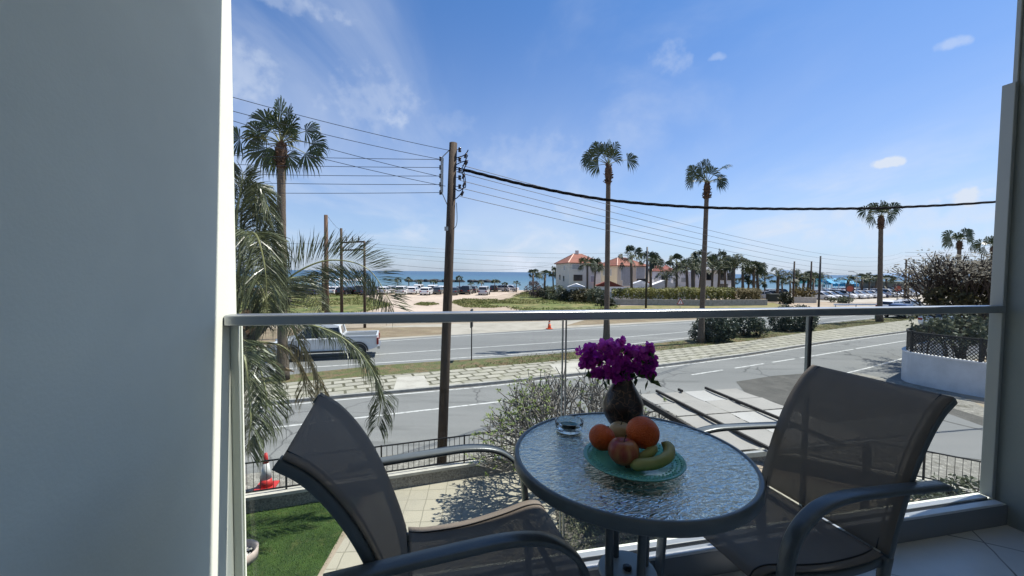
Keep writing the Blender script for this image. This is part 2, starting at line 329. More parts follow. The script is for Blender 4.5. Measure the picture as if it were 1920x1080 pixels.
m_brownwall = mat('brown_garden_wall', (.17, .13, .09), .9, var=.4, scale=5, bump=.5)
m_whitewall = mat('white_boundary_wall', (.66, .68, .70), .85, var=.18, scale=1.6, bump=.15)
m_house_cream = mat('cream_render', (.68, .65, .57), .9, var=.12, scale=.5)
m_house_white = mat('bright_render', (.76, .76, .77), .9, var=.10, scale=.5)
m_house_peach = mat('peach_render', (.72, .62, .48), .9, var=.12, scale=.5)
m_rooftile = mat('terracotta_tiles', (.27, .10, .06), .85, col2=(.16, .06, .04), scale=1.4, streak=(1, 6, 1))
m_roof_dk = mat('dark_red_tiles', (.20, .05, .035), .85, var=.3, scale=2)
m_ridge = mat('pale_ridge_tile', (.62, .42, .33), .8)
m_window = mat('dark_window_glass', (.02, .025, .03), .12, spec=.7)
m_shutter = mat('pale_shutter', (.42, .43, .43), .7, var=.2, scale=3)
m_winframe = mat('brown_window_frame', (.10, .07, .05), .6)
m_awning = mat('cyan_awning_fabric', (.02, .34, .62), .6, var=.15, scale=.6, transl=.25)
m_teal = mat('teal_awning_fabric', (.02, .16, .20), .7, transl=.15)
m_tent = mat('white_tent_fabric', (.75, .75, .76), .7, transl=.2)
m_rock = mat('dark_wet_rock', (.05, .055, .06), .8, var=.5, scale=.4)
m_sign_red = mat('faded_red_sign', (.42, .09, .05), .6, var=.3, scale=1.2)
m_orange_cone = mat('orange_cone_plastic', (.70, .12, .04), .5)
m_red_cone = mat('red_cone_plastic', (.52, .035, .03), .45, var=.2, scale=9)
m_white_refl = mat('white_reflective_band', (.62, .62, .60), .5, var=.25, scale=8)
m_sign_white = mat('white_sign_face', (.75, .75, .75), .5)
m_tyre = mat('tyre_rubber', (.02, .02, .02), .85)
m_rim = mat('alloy_rim', (.45, .46, .47), .3, metal=.8)
m_car_glass = mat('car_window_glass', (.015, .02, .025), .06, spec=.9)
m_tail = mat('tail_light_red', (.28, .01, .01), .3)
m_canvas = mat('sunbleached_canvas', (.35, .335, .31), .85, var=.16, scale=1.2, bump=.25, bscale=5, transl=.15)
m_canvas_w = mat('white_canvas', (.44, .43, .41), .85, var=.1, scale=1.2, bump=.25, bscale=5, transl=.15)
m_beam = mat('dark_stained_beam', (.035, .03, .026), .75, var=.35, scale=6, streak=(1, 8, 8))
car_cols = {'white': (.72, .72, .72), 'silver': (.42, .43, .45), 'black': (.015, .015, .018), 'dark grey': (.07, .075, .08), 'dark blue': (.025, .035, .09), 'red': (.33, .03, .03), 'pale grey': (.5, .51, .53)}
m_car = {k: mat('car_paint_' + k.replace(' ', '_'), c, .25, spec=.6, metal=.0) for k, c in car_cols.items()}
for k in m_car.values():
    k.node_tree.nodes['Principled BSDF'].inputs['Coat Weight'].default_value = .6

m_ground = ground_mat('dry_sandy_soil', (.30, .245, .185), [((.36, .30, .235), .05, .4, .62), ((.21, .18, .12), .35, .52, .72), ((.13, .15, .06), .12, .60, .72)], bump=.5, bscale=3)
m_asphalt = ground_mat('worn_asphalt', (.165, .168, .163), [((.205, .206, .198), .35, .4, .65), ((.115, .117, .112), 1.3, .56, .74), ((.19, .19, .18), 60, .55, .75)], bump=.25, bscale=60, rot=-.44, stretch=.12, crack=((.07, .07, .07), .45, 1))
m_asphalt2 = ground_mat('main_road_asphalt', (.18, .183, .178), [((.15, .152, .15), .5, .42, .6), ((.235, .235, .225), .25, .5, .7)], bump=.15, bscale=30, rot=-.46, stretch=.04)
m_asphalt_dk = ground_mat('dark_asphalt', (.075, .073, .066), [((.11, .105, .095), 1.2, .4, .65), ((.17, .16, .14), 14, .58, .7)], bump=.4, bscale=40)
m_rough = ground_mat('gravelly_verge', (.21, .20, .175), [((.33, .315, .275), 7, .48, .62), ((.10, .095, .07), 2.2, .55, .7)], bump=1, bscale=18)
m_sand = ground_mat('pale_sand_track', (.37, .305, .245), [((.43, .36, .29), .12, .4, .6), ((.29, .24, .19), .7, .55, .7)], bump=.3, bscale=3)
m_path = ground_mat('pale_compacted_path', (.36, .33, .28), [((.29, .265, .22), .8, .45, .65)], bump=.3, bscale=5)
m_brown = ground_mat('brown_dry_verge', (.19, .145, .095), [((.26, .205, .135), .8, .45, .62), ((.10, .105, .045), 1.6, .58, .7)], bump=1, bscale=6)
m_grass_far = ground_mat('wild_grass', (.115, .14, .04), [((.19, .17, .07), .25, .42, .6), ((.055, .08, .025), .9, .46, .62), ((.26, .21, .13), .5, .60, .72)], bump=1, bscale=4)
m_grass_dry = ground_mat('dry_grass', (.17, .16, .06), [((.24, .20, .11), .6, .45, .6), ((.08, .10, .035), 1.5, .5, .7)], bump=1, bscale=5)
m_verge = ground_mat('weedy_verge', (.105, .115, .045), [((.17, .12, .07), 1.6, .45, .6), ((.06, .075, .03), 4, .5, .65)], bump=1, bscale=14)
m_lawn = ground_mat('watered_lawn', (.055, .105, .020), [((.03, .062, .012), 2.2, .38, .62), ((.12, .135, .045), 5, .56, .72), ((.085, .13, .03), 26, .52, .7)], bump=1, bscale=70)
m_paint = ground_mat('worn_road_paint', (.50, .50, .48), [((.22, .22, .21), 5, .52, .66)], bump=.1, bscale=30)
m_pavers = brick_mat('cracked_paving_slabs', (.37, .35, .29), (.29, .275, .23), (.07, .066, .04), .78, .5, .06, rz=-.44, bump=.6, dirt=(.24, .23, .17))
m_slab = ground_mat('pale_concrete_slab', (.42, .40, .35), [((.34, .32, .28), 1.2, .45, .62)], bump=.2, bscale=10)
m_tiles = brick_mat('patio_tiles', (.36, .33, .255), (.33, .305, .24), (.20, .185, .14), .36, .36, .010, rz=R_(-4), offset=0, bump=.25, dirt=(.29, .27, .215))
m_floor = brick_mat('balcony_floor_tiles', (.74, .74, .72), (.71, .715, .70), (.16, .16, .16), .45, .45, .004, rz=R_(-62), offset=0, rough=.3, bump=.1, dirt=(.62, .62, .60), loc=(.1, .12, 0))

# sea
m_sea = bpy.data.materials.new('sea_water'); m_sea.use_nodes = True
t_ = m_sea.node_tree; b_ = t_.nodes['Principled BSDF']; b_.inputs['Roughness'].default_value = .32; b_.inputs['IOR'].default_value = 1.33; b_.inputs['Specular IOR Level'].default_value = .18
tc_ = t_.nodes.new('ShaderNodeTexCoord'); sp_ = t_.nodes.new('ShaderNodeSeparateXYZ'); t_.links.new(tc_.outputs['Object'], sp_.inputs[0])
mr_ = t_.nodes.new('ShaderNodeMapRange'); mr_.inputs[1].default_value = 100; mr_.inputs[2].default_value = 700; t_.links.new(sp_.outputs[1], mr_.inputs[0])
cr_ = t_.nodes.new('ShaderNodeValToRGB'); cr_.color_ramp.elements[0].color = (.10, .165, .19, 1); cr_.color_ramp.elements[1].color = (.025, .075, .14, 1)
e_ = cr_.color_ramp.elements.new(.3); e_.color = (.04, .11, .165, 1)
t_.links.new(mr_.outputs[0], cr_.inputs[0]); t_.links.new(cr_.outputs[0], b_.inputs['Base Color'])
nb_ = t_.nodes.new('ShaderNodeTexNoise'); nb_.inputs['Scale'].default_value = .35; nb_.inputs['Detail'].default_value = 8; t_.links.new(tc_.outputs['Object'], nb_.inputs[0])
bp_ = t_.nodes.new('ShaderNodeBump'); bp_.inputs['Strength'].default_value = .8; bp_.inputs['Distance'].default_value = .6; t_.links.new(nb_.outputs[0], bp_.inputs['Height']); t_.links.new(bp_.outputs[0], b_.inputs['Normal'])

# ------------------------------------------------------------------ ground, roads, sea
def struct(name, mb, m, **k):
    o = mb.build(name, m, **k); o['kind'] = 'structure'; return o
def sheet(name, poly, z, m, kind='structure', label=None, cat=None):
    mb = MB(); n = len(poly); mb.add([(p[0], p[1], z) for p in poly], [tuple(range(n))])
    o = mb.build(name, m)
    # face up
    if o.data.polygons[0].normal.z < 0: o.data.flip_normals()
    o['kind'] = kind
    return tag(o, label, cat)
def gp(pts, z=0): return [G(x, y, z) for x, y in pts]
def extend(pts, a, b):
    pts = [V((p[0], p[1], 0)) for p in pts]
    return [pts[0] + (pts[0] - pts[1]).normalized() * a] + pts + [pts[-1] + (pts[-1] - pts[-2]).normalized() * b]
def resample(pts, n):
    d = [0]
    for i in range(1, len(pts)): d.append(d[-1] + (pts[i] - pts[i - 1]).length)
    out = []
    for k in range(n):
        t = d[-1] * k / (n - 1); i = 1
        while i < len(pts) - 1 and d[i] < t: i += 1
        f = (t - d[i - 1]) / max(1e-9, d[i] - d[i - 1]); out.append(pts[i - 1].lerp(pts[i], f))
    return out
def strip(name, A, B, z, m, n=60):
    A = resample(A, n); B = resample(B, n); mb = MB()
    mb.add([(p.x, p.y, z) for p in A] + [(p.x, p.y, z) for p in B], [(i, i + 1, n + i + 1, n + i) for i in range(n - 1)])
    o = mb.build(name, m); 
    if o.data.polygons[0].normal.z < 0: o.data.flip_normals()
    o['kind'] = 'structure'; return o
def offset(pts, d):
    out = []
    for i, p in enumerate(pts):
        t = (pts[min(i + 1, len(pts) - 1)] - pts[max(i - 1, 0)]).normalized(); out.append(p + V((-t.y, t.x, 0)) * d)
    return out

sheet('ground', [(-400, -60), (900, -60), (900, 96 + 180), (140, 112), (60, 104), (-60, 97), (-400, 92)], 0, m_ground)
mb = MB(); mb.add([(-30000, 60, -1.0), (40000, 60, -1.0), (40000, 45000, -1.0), (-30000, 45000, -1.0)], [(0, 1, 2, 3)])
struct('sea', mb, m_sea)
sheet('beach', [(-400, 86), (-60, 91), (60, 97), (140, 104), (400, 160), (400, 175), (140, 111), (60, 103.8), (-60, 96.8), (-400, 91.8)], .006, m_sand)

near_far = extend(gp([(505, 760), (620, 749), (740, 738), (900, 724), (1030, 710), (1240, 688), (1400, 667), (1550, 643), (1700, 623)]), 40, 60)
near_near = [p + V((.1, -.4, 0)) for p in offset(near_far, -5.9)]
strip('road', near_far, near_near, .004, m_asphalt)
kerb_line = offset(near_far, .02)
pav_far = extend(gp([(500, 724), (740, 706), (880, 694), (1000, 684), (1100, 675), (1240, 660), (1330, 650), (1400, 642), (1500, 627), (1700, 602)]), 40, 60)
# service-road markings
def line_strip(name, pts, w, m=m_paint, z=.0085, ext=(0, 0)):
    p = extend(pts, *ext) if ext != (0, 0) else [V((q[0], q[1], 0)) for q in pts]
    return strip(name, offset(p, w / 2), offset(p, -w / 2), z, m, n=max(8, len(p) * 4))
line_strip('road_edge_line', gp([(505, 760), (620, 749), (740, 738), (900, 724), (1030, 710), (1240, 688), (1400, 667), (1550, 643), (1700, 623)])[0:9], .10, ext=(30, 40)).location = (.05, -.16, 0)
line_strip('road_centre_line', gp([(505, 803), (740, 776), (950, 752), (1040, 741)]), .11, ext=(30, 0))
for a, b in (((1297, 703), (1355, 694)), ((1378, 690.5), (1432, 682)), ((1448, 679.5), (1490, 673)), ((1500, 671.5), (1600, 655)), ((1604, 654), (1698, 639))):
    line_strip('road_centre_dash', gp([a, b]), .11)
line_strip('road_near_edge_line', gp([(1560, 706), (1625, 691), (1705, 669)]), .11, ext=(0, 30))
# kerb and pavement
def raised(name, A, B, z, m, n=70):
    A = resample(A, n); B = resample(B, n); mb = MB(); vs = []
    for i in range(n): vs += [(A[i].x, A[i].y, 0), (A[i].x, A[i].y, z), (B[i].x, B[i].y, z), (B[i].x, B[i].y, 0)]
    fs = []
    for i in range(n - 1):
        for k in range(3): fs.append((i * 4 + k, i * 4 + k + 1, i * 4 + k + 5, i * 4 + k + 4))
    mb.add(vs, fs); o = mb.build(name, m); o['kind'] = 'structure'
    return o
raised('kerb', kerb_line, offset(kerb_line, .16), .11, m_concrete)
raised('pavement', offset(kerb_line, .165), pav_far, .09, m_pavers)
sheet('pavement_slab', gp([(737, 733), (806, 725), (795, 704), (745, 707)], .096), .096, m_slab)
sheet('pavement_slab', gp([(1050, 702), (1110, 697), (1100, 678), (1030, 683)], .096), .096, m_slab)
main_near = extend(gp([(560, 701), (720, 684), (860, 675), (1000, 667), (1130, 655), (1290, 637), (1400, 623), (1560, 606), (1700, 592)]), 40, 70)
strip('verge', pav_far, main_near, .005, m_verge)
main_far = extend(gp([(560, 650), (720, 637), (880, 626), (1000, 619), (1110, 612), (1290, 602), (1500, 588), (1700, 575)]), 40, 90)
strip('main_road', main_near, main_far, .004, m_asphalt2)
for (pts, w) in ((gp([(720, 680), (860, 671), (1000, 663), (1130, 651), (1290, 633.5), (1560, 603.5), (1700, 590)]), .12), (gp([(720, 664), (860, 654), (1000, 645), (1130, 636), (1290, 622), (1560, 596)]), .12),
                 (gp([(720, 640), (880, 629), (1000, 622), (1110, 615), (1290, 605), (1500, 590)]), .12)):
    line_strip('main_road_line', pts, w, ext=(30, 50))
# verge beyond the main road
far_v = extend(gp([(560, 632), (720, 612), (880, 606), (1000, 604), (1110, 598), (1290, 588), (1500, 578), (1700, 570)]), 40, 60)
strip('dirt_shoulder', main_far, far_v, .005, m_path)
sheet('brown_verge', gp([(430, 642), (560, 640), (712, 634), (835, 627), (838, 613), (720, 614), (560, 616), (430, 618)]), .012, m_brown)
sheet('brown_verge', gp([(430, 608), (835, 606), (800, 597), (430, 596)]), .012, m_brown)
sheet('brown_verge', gp([(1060, 611), (1110, 609), (1290, 600), (1420, 591), (1500, 584), (1400, 585), (1230, 590), (1100, 599)]), .012, m_brown)
sheet('brown_verge', gp([(945, 598), (1060, 600), (1100, 593), (960, 592)]), .012, m_brown)
sheet('sand_track', gp([(690, 596), (720, 570), (742, 552), (880, 549), (975, 547), (925, 556), (860, 563), (835, 575), (845, 590), (830, 604), (720, 606)]), .016, m_sand)
sheet('grass_field', gp([(440, 590), (440, 553), (600, 551), (670, 554), (700, 561), (735, 572), (690, 583), (600, 592)]), .02, m_grass_far)
sheet('grass_field', gp([(845, 566), (870, 561), (925, 563), (975, 572), (925, 577), (870, 576)]), .02, m_grass_far)
sheet('grass_mound', gp([(780, 571), (800, 566), (820, 571), (800, 573)]), .02, m_grass_dry)
sheet('grass_field', gp([(940, 566), (985, 548), (1010, 544), (1060, 548), (1130, 556), (1160, 570), (1150, 586), (1010, 588), (960, 578)]), .022, m_grass_far)
sheet('grass_field', gp([(1150, 586), (1160, 574), (1450, 568), (1480, 575), (1380, 582), (1250, 588)]), .02, m_grass_dry)
sheet('parking_ground', gp([(1440, 562), (1450, 548), (1900, 545), (1900, 562), (1600, 568)]), .016, m_path)
sheet('rough_verge', [(-14, 6.3), (-8, 8.0), (-1, 10.4), (4, 12.9), (9, 14.6), (16, 18.6), (17.2, 15.5), (15, 11.5), (8.9, 7.2), (8.3, 8.2), (4.4, 10.7), (-1.4, 8.9), (-14, 4.4)], .006, m_rough)
sheet('side_street', gp([(1380, 716), (1450, 705), (1570, 696), (1640, 716), (1700, 740), (1900, 800), (2100, 900), (1880, 870), (1500, 790), (1400, 740)]), .010, m_asphalt_dk)
sheet('concrete_apron', gp([(1500, 800), (1760, 770), (1900, 820), (2000, 900), (1850, 865), (1760, 852), (1560, 830)]), .015, m_asphalt2)
for a in ((( 1690, 762), (1770, 790), (1860, 812)),): line_strip('street_joint_line', gp(a), .05, m=m_asphalt_dk, z=.02)

# ------------------------------------------------------------------ leafy builders
def leaf_cloud(mb, n, inside, size, seed=1, droop=.2, noise_s=1.3, thr=-.15, surf=True):
    """inside(rng)->(point) sampler; leaves kept where a 3-D noise is above thr, so the crown is clumpy"""
    rg = random.Random(seed); k = 0; tries = 0
    while k < n and tries < n * 6:
        tries += 1; p = inside(rg)
        if noise.noise(p * noise_s + V((seed * 3.7, 0, 0))) < thr: continue
        d = V((rg.gauss(0, 1), rg.gauss(0, 1), rg.gauss(.25, .8))).normalized(); s_ = d.cross(V((rg.gauss(0, 1), rg.gauss(0, 1), rg.gauss(0, 1)))).normalized()
        sz = size * rg.uniform(.6, 1.4); mb.leaf(p, d, s_, sz, sz * .26, droop); k += 1
def ellipsoids(lst):
    w = [e[1][0] * e[1][1] * e[1][2] for e in lst]; tot = sum(w)
    def f(rg):
        x = rg.uniform(0, tot); i = 0
        while i < len(lst) - 1 and x > w[i]: x -= w[i]; i += 1
        c, r = lst[i]; d = V((rg.gauss(0, 1), rg.gauss(0, 1), rg.gauss(0, 1))).normalized(); q = rg.uniform(.35, 1) ** .45
        q *= 1 + .22 * noise.noise(d * 2.3 + V(c)); p = V(c) + V((d.x * r[0], d.y * r[1], d.z * r[2])) * q
        p.z = max(p.z, .03); return p
    return f
def bush(name, ells, n, size, m, label, cat='bush', group=None, seed=1, stems=True, ns=1.3, thr=-.12, stem_m=None):
    c = V(ells[0][0]); root = empty(name, (c.x, c.y, 0), 0, label, cat, group)
    rel = [((V(e[0]) - V((c.x, c.y, 0))), e[1]) for e in ells]
    mb = MB(); leaf_cloud(mb, n, ellipsoids(rel), size, seed, noise_s=ns, thr=thr); mb.build('foliage', m, root)
    if stems:
        rg = random.Random(seed + 5); mb = MB()
        for e in rel:
            for k in range(5):
                a = rg.uniform(0, 6.28); q = V((e[0].x + cos(a) * e[1][0] * .6, e[0].y + sin(a) * e[1][1] * .6, e[0].z + e[1][2] * rg.uniform(0, .6)))
                st = V((e[0].x + cos(a) * .1 * e[1][0], e[0].y + sin(a) * .1 * e[1][1], 0)); mb.tube([st, st.lerp(q, .5) + V((rg.uniform(-.1, .1), 0, .05)), q], [.035, .022, .008], 5)
        mb.build('stem', stem_m or m_bark_dark, root)
    return root

def fan_leaf(mb, base, d, pet, Rr, roll, rg, droop=.25, nseg=20, spread=92, pw=.018):
    d = d.normalized(); tip = base + d * pet + V((0, 0, -pet * pet * .10))
    mid = base + d * pet * .5 + V((0, 0, pet * .02))
    mb.mi = 1; mb.tube([base, mid, tip], [pw * 1.5, pw, pw * .8], 4, cap=False); mb.mi = 0
    dd = (tip - mid).normalized(); sd_ = dd.cross(V((0, 0, 1)))
    if sd_.length < .05: sd_ = V((1, 0, 0))
    sd_.normalize(); sd_ = (Matrix.Rotation(roll, 3, dd) @ sd_); nn = dd.cross(sd_)
    for i in range(nseg):
        a = R_(-spread + 2 * spread * i / (nseg - 1) + rg.uniform(-3, 3)); L_ = Rr * (.72 + .28 * cos(a)) * rg.uniform(.86, 1.08)
        q = dd * cos(a) + sd_ * sin(a); q += nn * rg.uniform(-.06, .06); w = q.cross(nn).normalized()
        h = L_ * .60 * math.tan(R_(spread / nseg)) * 1.06
        p1 = tip + q * L_ * .60 + nn * (.02 if i % 2 else -.02) + V((0, 0, -droop * L_ * .08))
        p2 = tip + q * L_ * rg.uniform(.78, .84) + V((0, 0, -droop * L_ * .45)); p3 = tip + q * L_ * (1 - droop * .25) + V((0, 0, -droop * L_ * rg.uniform(.9, 1.8)))
        h2 = h * .5
        mb.add([tip, p1 - w * h, p1 + w * h, p2 - w * h2, p2 + w * h2, p3], [(0, 1, 2), (1, 3, 4, 2), (3, 5, 4)])

def fan_palm(base, top, leaves, rt, Rr, label, group, seed, boots=1.0, nrand=10, bend=.0, crown_m=None, nseg=22, boot_r=1.9):
    """base, top: world points of the trunk; leaves: (angle in picture plane deg from +X, petiole, roll)"""
    rg = random.Random(seed); base = V(base); top = V(top)
    root = empty('palm_tree', base, 0, label, 'palm tree', group)
    H = (top - base); mb = MB(); pts = []; rad = []
    for i in range(26):
        t = i / 25; p = H * t + V((bend * sin(t * pi), 0, 0)); pts.append(p); rad.append(rt * (1.45 - .45 * min(1, t * 6)) * (1 - .22 * t) * (1 + .04 * (i % 2)))
    mb.tube(pts, rad, 12); mb.build('trunk', m_trunk, root, smooth=True)
    if boots:
        mb = MB(); n = int(90)
        mb.tube([H * 1 - H.normalized() * boots, H * 1 - H.normalized() * boots * .6, H * 1 - H.normalized() * boots * .2, H], [rt * .8, rt * 1.15, rt * 1.25, rt * .6], 10)
        for k in range(n):
            t = rg.uniform(0, 1); a = rg.uniform(0, 6.28); o = V((cos(a), sin(a), 0)); p = H - H.normalized() * boots * (1 - t)
            b = p + o * rt * .7; e = p + o * rt * boot_r * rg.uniform(.7, 1.05) * (.65 + .35 * sin(pi * min(1, t + .25))) + V((0, 0, rg.uniform(.02, .16)))
            mb.beam(b, e, rt * .38, .03)
        mb.build('leaf_bases', m_boot, root)
    mb = MB(); tp = H + V((0, 0, .02))
    for (ang, pet, roll) in leaves:
        a = R_(ang); y = rg.uniform(-.35, .35); fan_leaf(mb, tp, V((cos(a), y, sin(a))), pet, Rr * rg.uniform(.9, 1.1), roll, rg, droop=rg.uniform(.22, .42), nseg=nseg)
    for k in range(nrand):
        a = rg.uniform(0, 6.28); e = R_(rg.uniform(20, 85)); fan_leaf(mb, tp, V((cos(a) * cos(e), sin(a) * cos(e), sin(e))), .75 * Rr * rg.uniform(.4, 1), Rr * rg.uniform(.8, 1), rg.uniform(-.6, .6), rg, droop=.35, nseg=nseg)
    mb.build('crown', [crown_m or m_fan, m_rachis], root)
    return root

def frond(mb, pts, L_, n, seed, hang=.5, w=.013, sideup=.25, dry=0.0, rr=.016, plane=None):
    rg = random.Random(seed); P = catmull(pts, 10); k = len(P)
    mb.mi = 1; mb.tube(P, [rr * (1 - .8 * i / (k - 1)) + .002 for i in range(k)], 5, cap=False); mb.mi = 0
    for i in range(n):
        t = .10 + .9 * i / (n - 1); x = t * (k - 1); j = min(int(x), k - 2); p = P[j].lerp(P[j + 1], x - j); tn = (P[min(j + 1, k - 1)] - P[max(j - 1, 0)]).normalized()
        s0 = tn.cross(V((0, 0, 1)));
        if s0.length < .25: s0 = tn.cross(V((0, 1, 0)))
        s0.normalize()
        if plane is not None: s0 = (s0 * .35 + V(plane) * 1.0); s0 = (s0 - tn * s0.dot(tn)).normalized()
        un = s0.cross(tn)
        if un.z < 0: un = -un
        ll = L_ * (.35 + .65 * sin(pi * min(1, .18 + t * .72))) 
        for sg in (-1, 1):
            for rep in range(1):
                d = (s0 * sg * rg.uniform(.65, 1.0) + tn * rg.uniform(.45, .95) + un * rg.uniform(-.25, .5) * sideup * 2).normalized()
                l = ll * rg.uniform(.8, 1.12); hg = hang * rg.uniform(.6, 1.3)
                a = p; b = p + d * l * .4 + V((0, 0, -hg * l * .10)); c = p + d * l * .75 + V((0, 0, -hg * l * .38)); e = p + d * l * (1 - .3 * hg) + V((0, 0, -hg * l * .85))
                ws = (e - a).cross(V((rg.gauss(0, 1), rg.gauss(0, 1), rg.gauss(0, 1)))).normalized() * w * rg.uniform(.7, 1.2)
                mb.add([a, b - ws, b + ws, c - ws * .8, c + ws * .8, e], [(0, 1, 2), (1, 3, 4, 2), (3, 5, 4)])

# ------------------------------------------------------------------ the building round the balcony
AL = R_(12.3); eU = V((cos(AL), sin(AL), 0)); eV = V((-sin(AL), cos(AL), 0)); OB = V((0, 1.442, 0)); FZ = 3.3
def B(u, v, z=0): return OB + eU * u + eV * v + V((0, 0, z))
def bbox(mb, u0, u1, v0, v1, z0, z1):
    vs = [B(u, v, z) for u in (u0, u1) for v in (v0, v1) for z in (z0, z1)]
    mb.add(vs, [(0, 1, 3, 2), (4, 6, 7, 5), (0, 4, 5, 1), (2, 3, 7, 6), (0, 2, 6, 4), (1, 5, 7, 3)])
bld = empty('apartment_building', B(0, 0, 0), 0, 'white rendered apartment building whose shaded balcony the photo is taken from', 'building')
def bpart(name, m, *boxes, bev=0):
    mb = MB()
    for b in boxes: bbox(mb, *b)
    o = mb.build(name, m); o.parent = bld; o.matrix_parent_inverse = Matrix.Translation(-B(0, 0, 0))
    if bev: bevel(o, bev)
    return o
VE = .067
bpart('side_wall', m_wall, (-1.15, -.904, -1.9, .074, FZ - .25, 6.6), bev=.004)
bpart('balcony_floor', m_floor, (-.903, 2.449, -1.9, -.05, FZ - .2, FZ))
bpart('floor_upstand', mat('grey_upstand_tile', (.22, .23, .24), .4), (-.903, 2.449, -.0505, -.046, FZ + .001, FZ + .098))
bpart('sill', m_sill, (-.903, 2.417, -.052, -.018, FZ + .10, FZ + .112), (-.903, 2.417, .004, .033, FZ + .10, FZ + .112), bev=.002)
bpart('floor_edge', m_wall, (-.903, 2.449, -.045, .060, FZ - .25, FZ + .0995))
bpart('ceiling', m_ceiling, (-1.15, 5.6, -1.9, VE, FZ + 2.75, FZ + 2.95))
bpart('dark_side_wall', m_wall_dark, (2.450, 2.62, -1.9, .0, FZ - .25, FZ + 2.74))
bpart('column_edge', m_frame_grey, (2.437, 2.449, -.006, .012, FZ - .25, FZ + 2.73), bev=.003)
bpart('side_screen', m_frame_grey, (2.418, 2.436, -.01, .038, FZ + .113, FZ + 2.12), bev=.003)
bpart('back_wall', m_room, (-1.15, 2.62, -2.05, -1.905, FZ - .25, FZ + 2.74))
bpart('facade', m_wall, (-6.5, 5.6, -1.0, -.30, 0, FZ - .26))

# balustrade
bal = empty('glass_balustrade', B(.7, 0, FZ), 0, 'clear glass balustrade with a brushed aluminium handrail along the balcony edge', 'railing')
def alp(name, m, fn, bev=0, smooth=False):
    mb = MB(); fn(mb); o = mb.build(name, m, smooth=smooth); o.parent = bal; o.matrix_parent_inverse = Matrix.Translation(-B(.7, 0, FZ))
    if bev: bevel(o, bev, 3)
    return o
RT = FZ + 1.06
alp('handrail', m_alu, lambda mb: bbox(mb, -.903, 2.417, -.024, .030, RT - .034, RT), bev=.006)
m_glass = glass_mat('clear_balustrade_glass', (.95, .97, .965))
u1 = .213; u2 = 1.345
for a, b in ((-.868, u1 - .007), (u1 + .007, u2 - .012), (u2 + .012, 2.414)):
    alp('glass_pane', m_glass, lambda mb, a=a, b=b: bbox(mb, a, b, .034, .044, FZ + .1005, RT - .010))
m_edge = mat('polished_glass_edge', (.30, .34, .33), .15, spec=.9)
for uu in (u1 - .0075, u1 + .0055):
    alp('pane_edge', m_edge, lambda mb, uu=uu: bbox(mb, uu - .0005, uu + .0025, .033, .045, FZ + .1005, RT - .035))
alp('post', m_alu_dark, lambda mb: bbox(mb, u2 - .004, u2 + .005, .031, .047, FZ + .1005, RT - .034), bev=.002)
alp('pane_edge', m_edge, lambda mb: bbox(mb, u2 - .016, u2 - .013, .033, .045, FZ + .1005, RT - .035))
alp('wall_channel', m_wall, lambda mb: (bbox(mb, -.903, -.880, .022, .0335, FZ + .115, RT - .02), bbox(mb, -.903, -.880, .0445, .054, FZ + .1005, RT - .02)), bev=.001)
alp('gap_shadow_strip', m_alu_dark, lambda mb: bbox(mb, -.902, 2.422, -.0175, .0035, FZ + .0998, FZ + .104))  # dark strip laid between the sills, standing in for the gap's shadow

# ------------------------------------------------------------------ chairs
sl = mat('woven_sling_fabric', (.095, .088, .080), .85, var=.12, scale=6, bump=.35, bscale=600)
def sling_mat(name, a, col):
    m = bpy.data.materials.new(name); m.use_nodes = True; t = m.node_tree; b = t.nodes['Principled BSDF']; b.inputs['Roughness'].default_value = .8
    tc = t.nodes.new('ShaderNodeTexCoord'); nz = t.nodes.new('ShaderNodeTexNoise'); nz.inputs['Scale'].default_value = 7; nz.inputs['Detail'].default_value = 6; t.links.new(tc.outputs['Object'], nz.inputs[0])
    x = t.nodes.new('ShaderNodeMix'); x.data_type = 'RGBA'; t.links.new(nz.outputs[0], x.inputs[0]); x.inputs[6].default_value = tuple(col) + (1,); x.inputs[7].default_value = tuple(c * .72 for c in col) + (1,); t.links.new(x.outputs[2], b.inputs['Base Color'])
    wv = t.nodes.new('ShaderNodeTexWave'); wv.inputs['Scale'].default_value = 180; wv.bands_direction = 'Z'; t.links.new(tc.outputs['Object'], wv.inputs[0]); bp = t.nodes.new('ShaderNodeBump'); bp.inputs['Strength'].default_value = .25; bp.inputs['Distance'].default_value = .001
    t.links.new(wv.outputs[0], bp.inputs['Height']); t.links.new(bp.outputs[0], b.inputs['Normal'])
    tr = t.nodes.new('ShaderNodeBsdfTransparent'); tr.inputs[0].default_value = (.8, .78, .75, 1); ms = t.nodes.new('ShaderNodeMixShader'); ms.inputs[0].default_value = a
    t.links.new(b.outputs[0], ms.inputs[1]); t.links.new(tr.outputs[0], ms.inputs[2]); t.links.new(ms.outputs[0], t.nodes['Material Output'].inputs[0]); return m
m_sling = sling_mat('see_through_sling_mesh', .21, (.225, .192, .158))
def arc(pts, n=5): return [(p.x, p.z) for p in catmull([V((x, 0, z)) for x, z in pts], n)]
BACK = [(.0, .375), (-.022, .45), (-.06, .56), (-.10, .65), (-.145, .725), (-.195, .785), (-.245, .822)]
SEAT = [(.02, .372), (.08, .362), (.2, .362), (.32, .378), (.41, .396), (.455, .392), (.475, .372)]
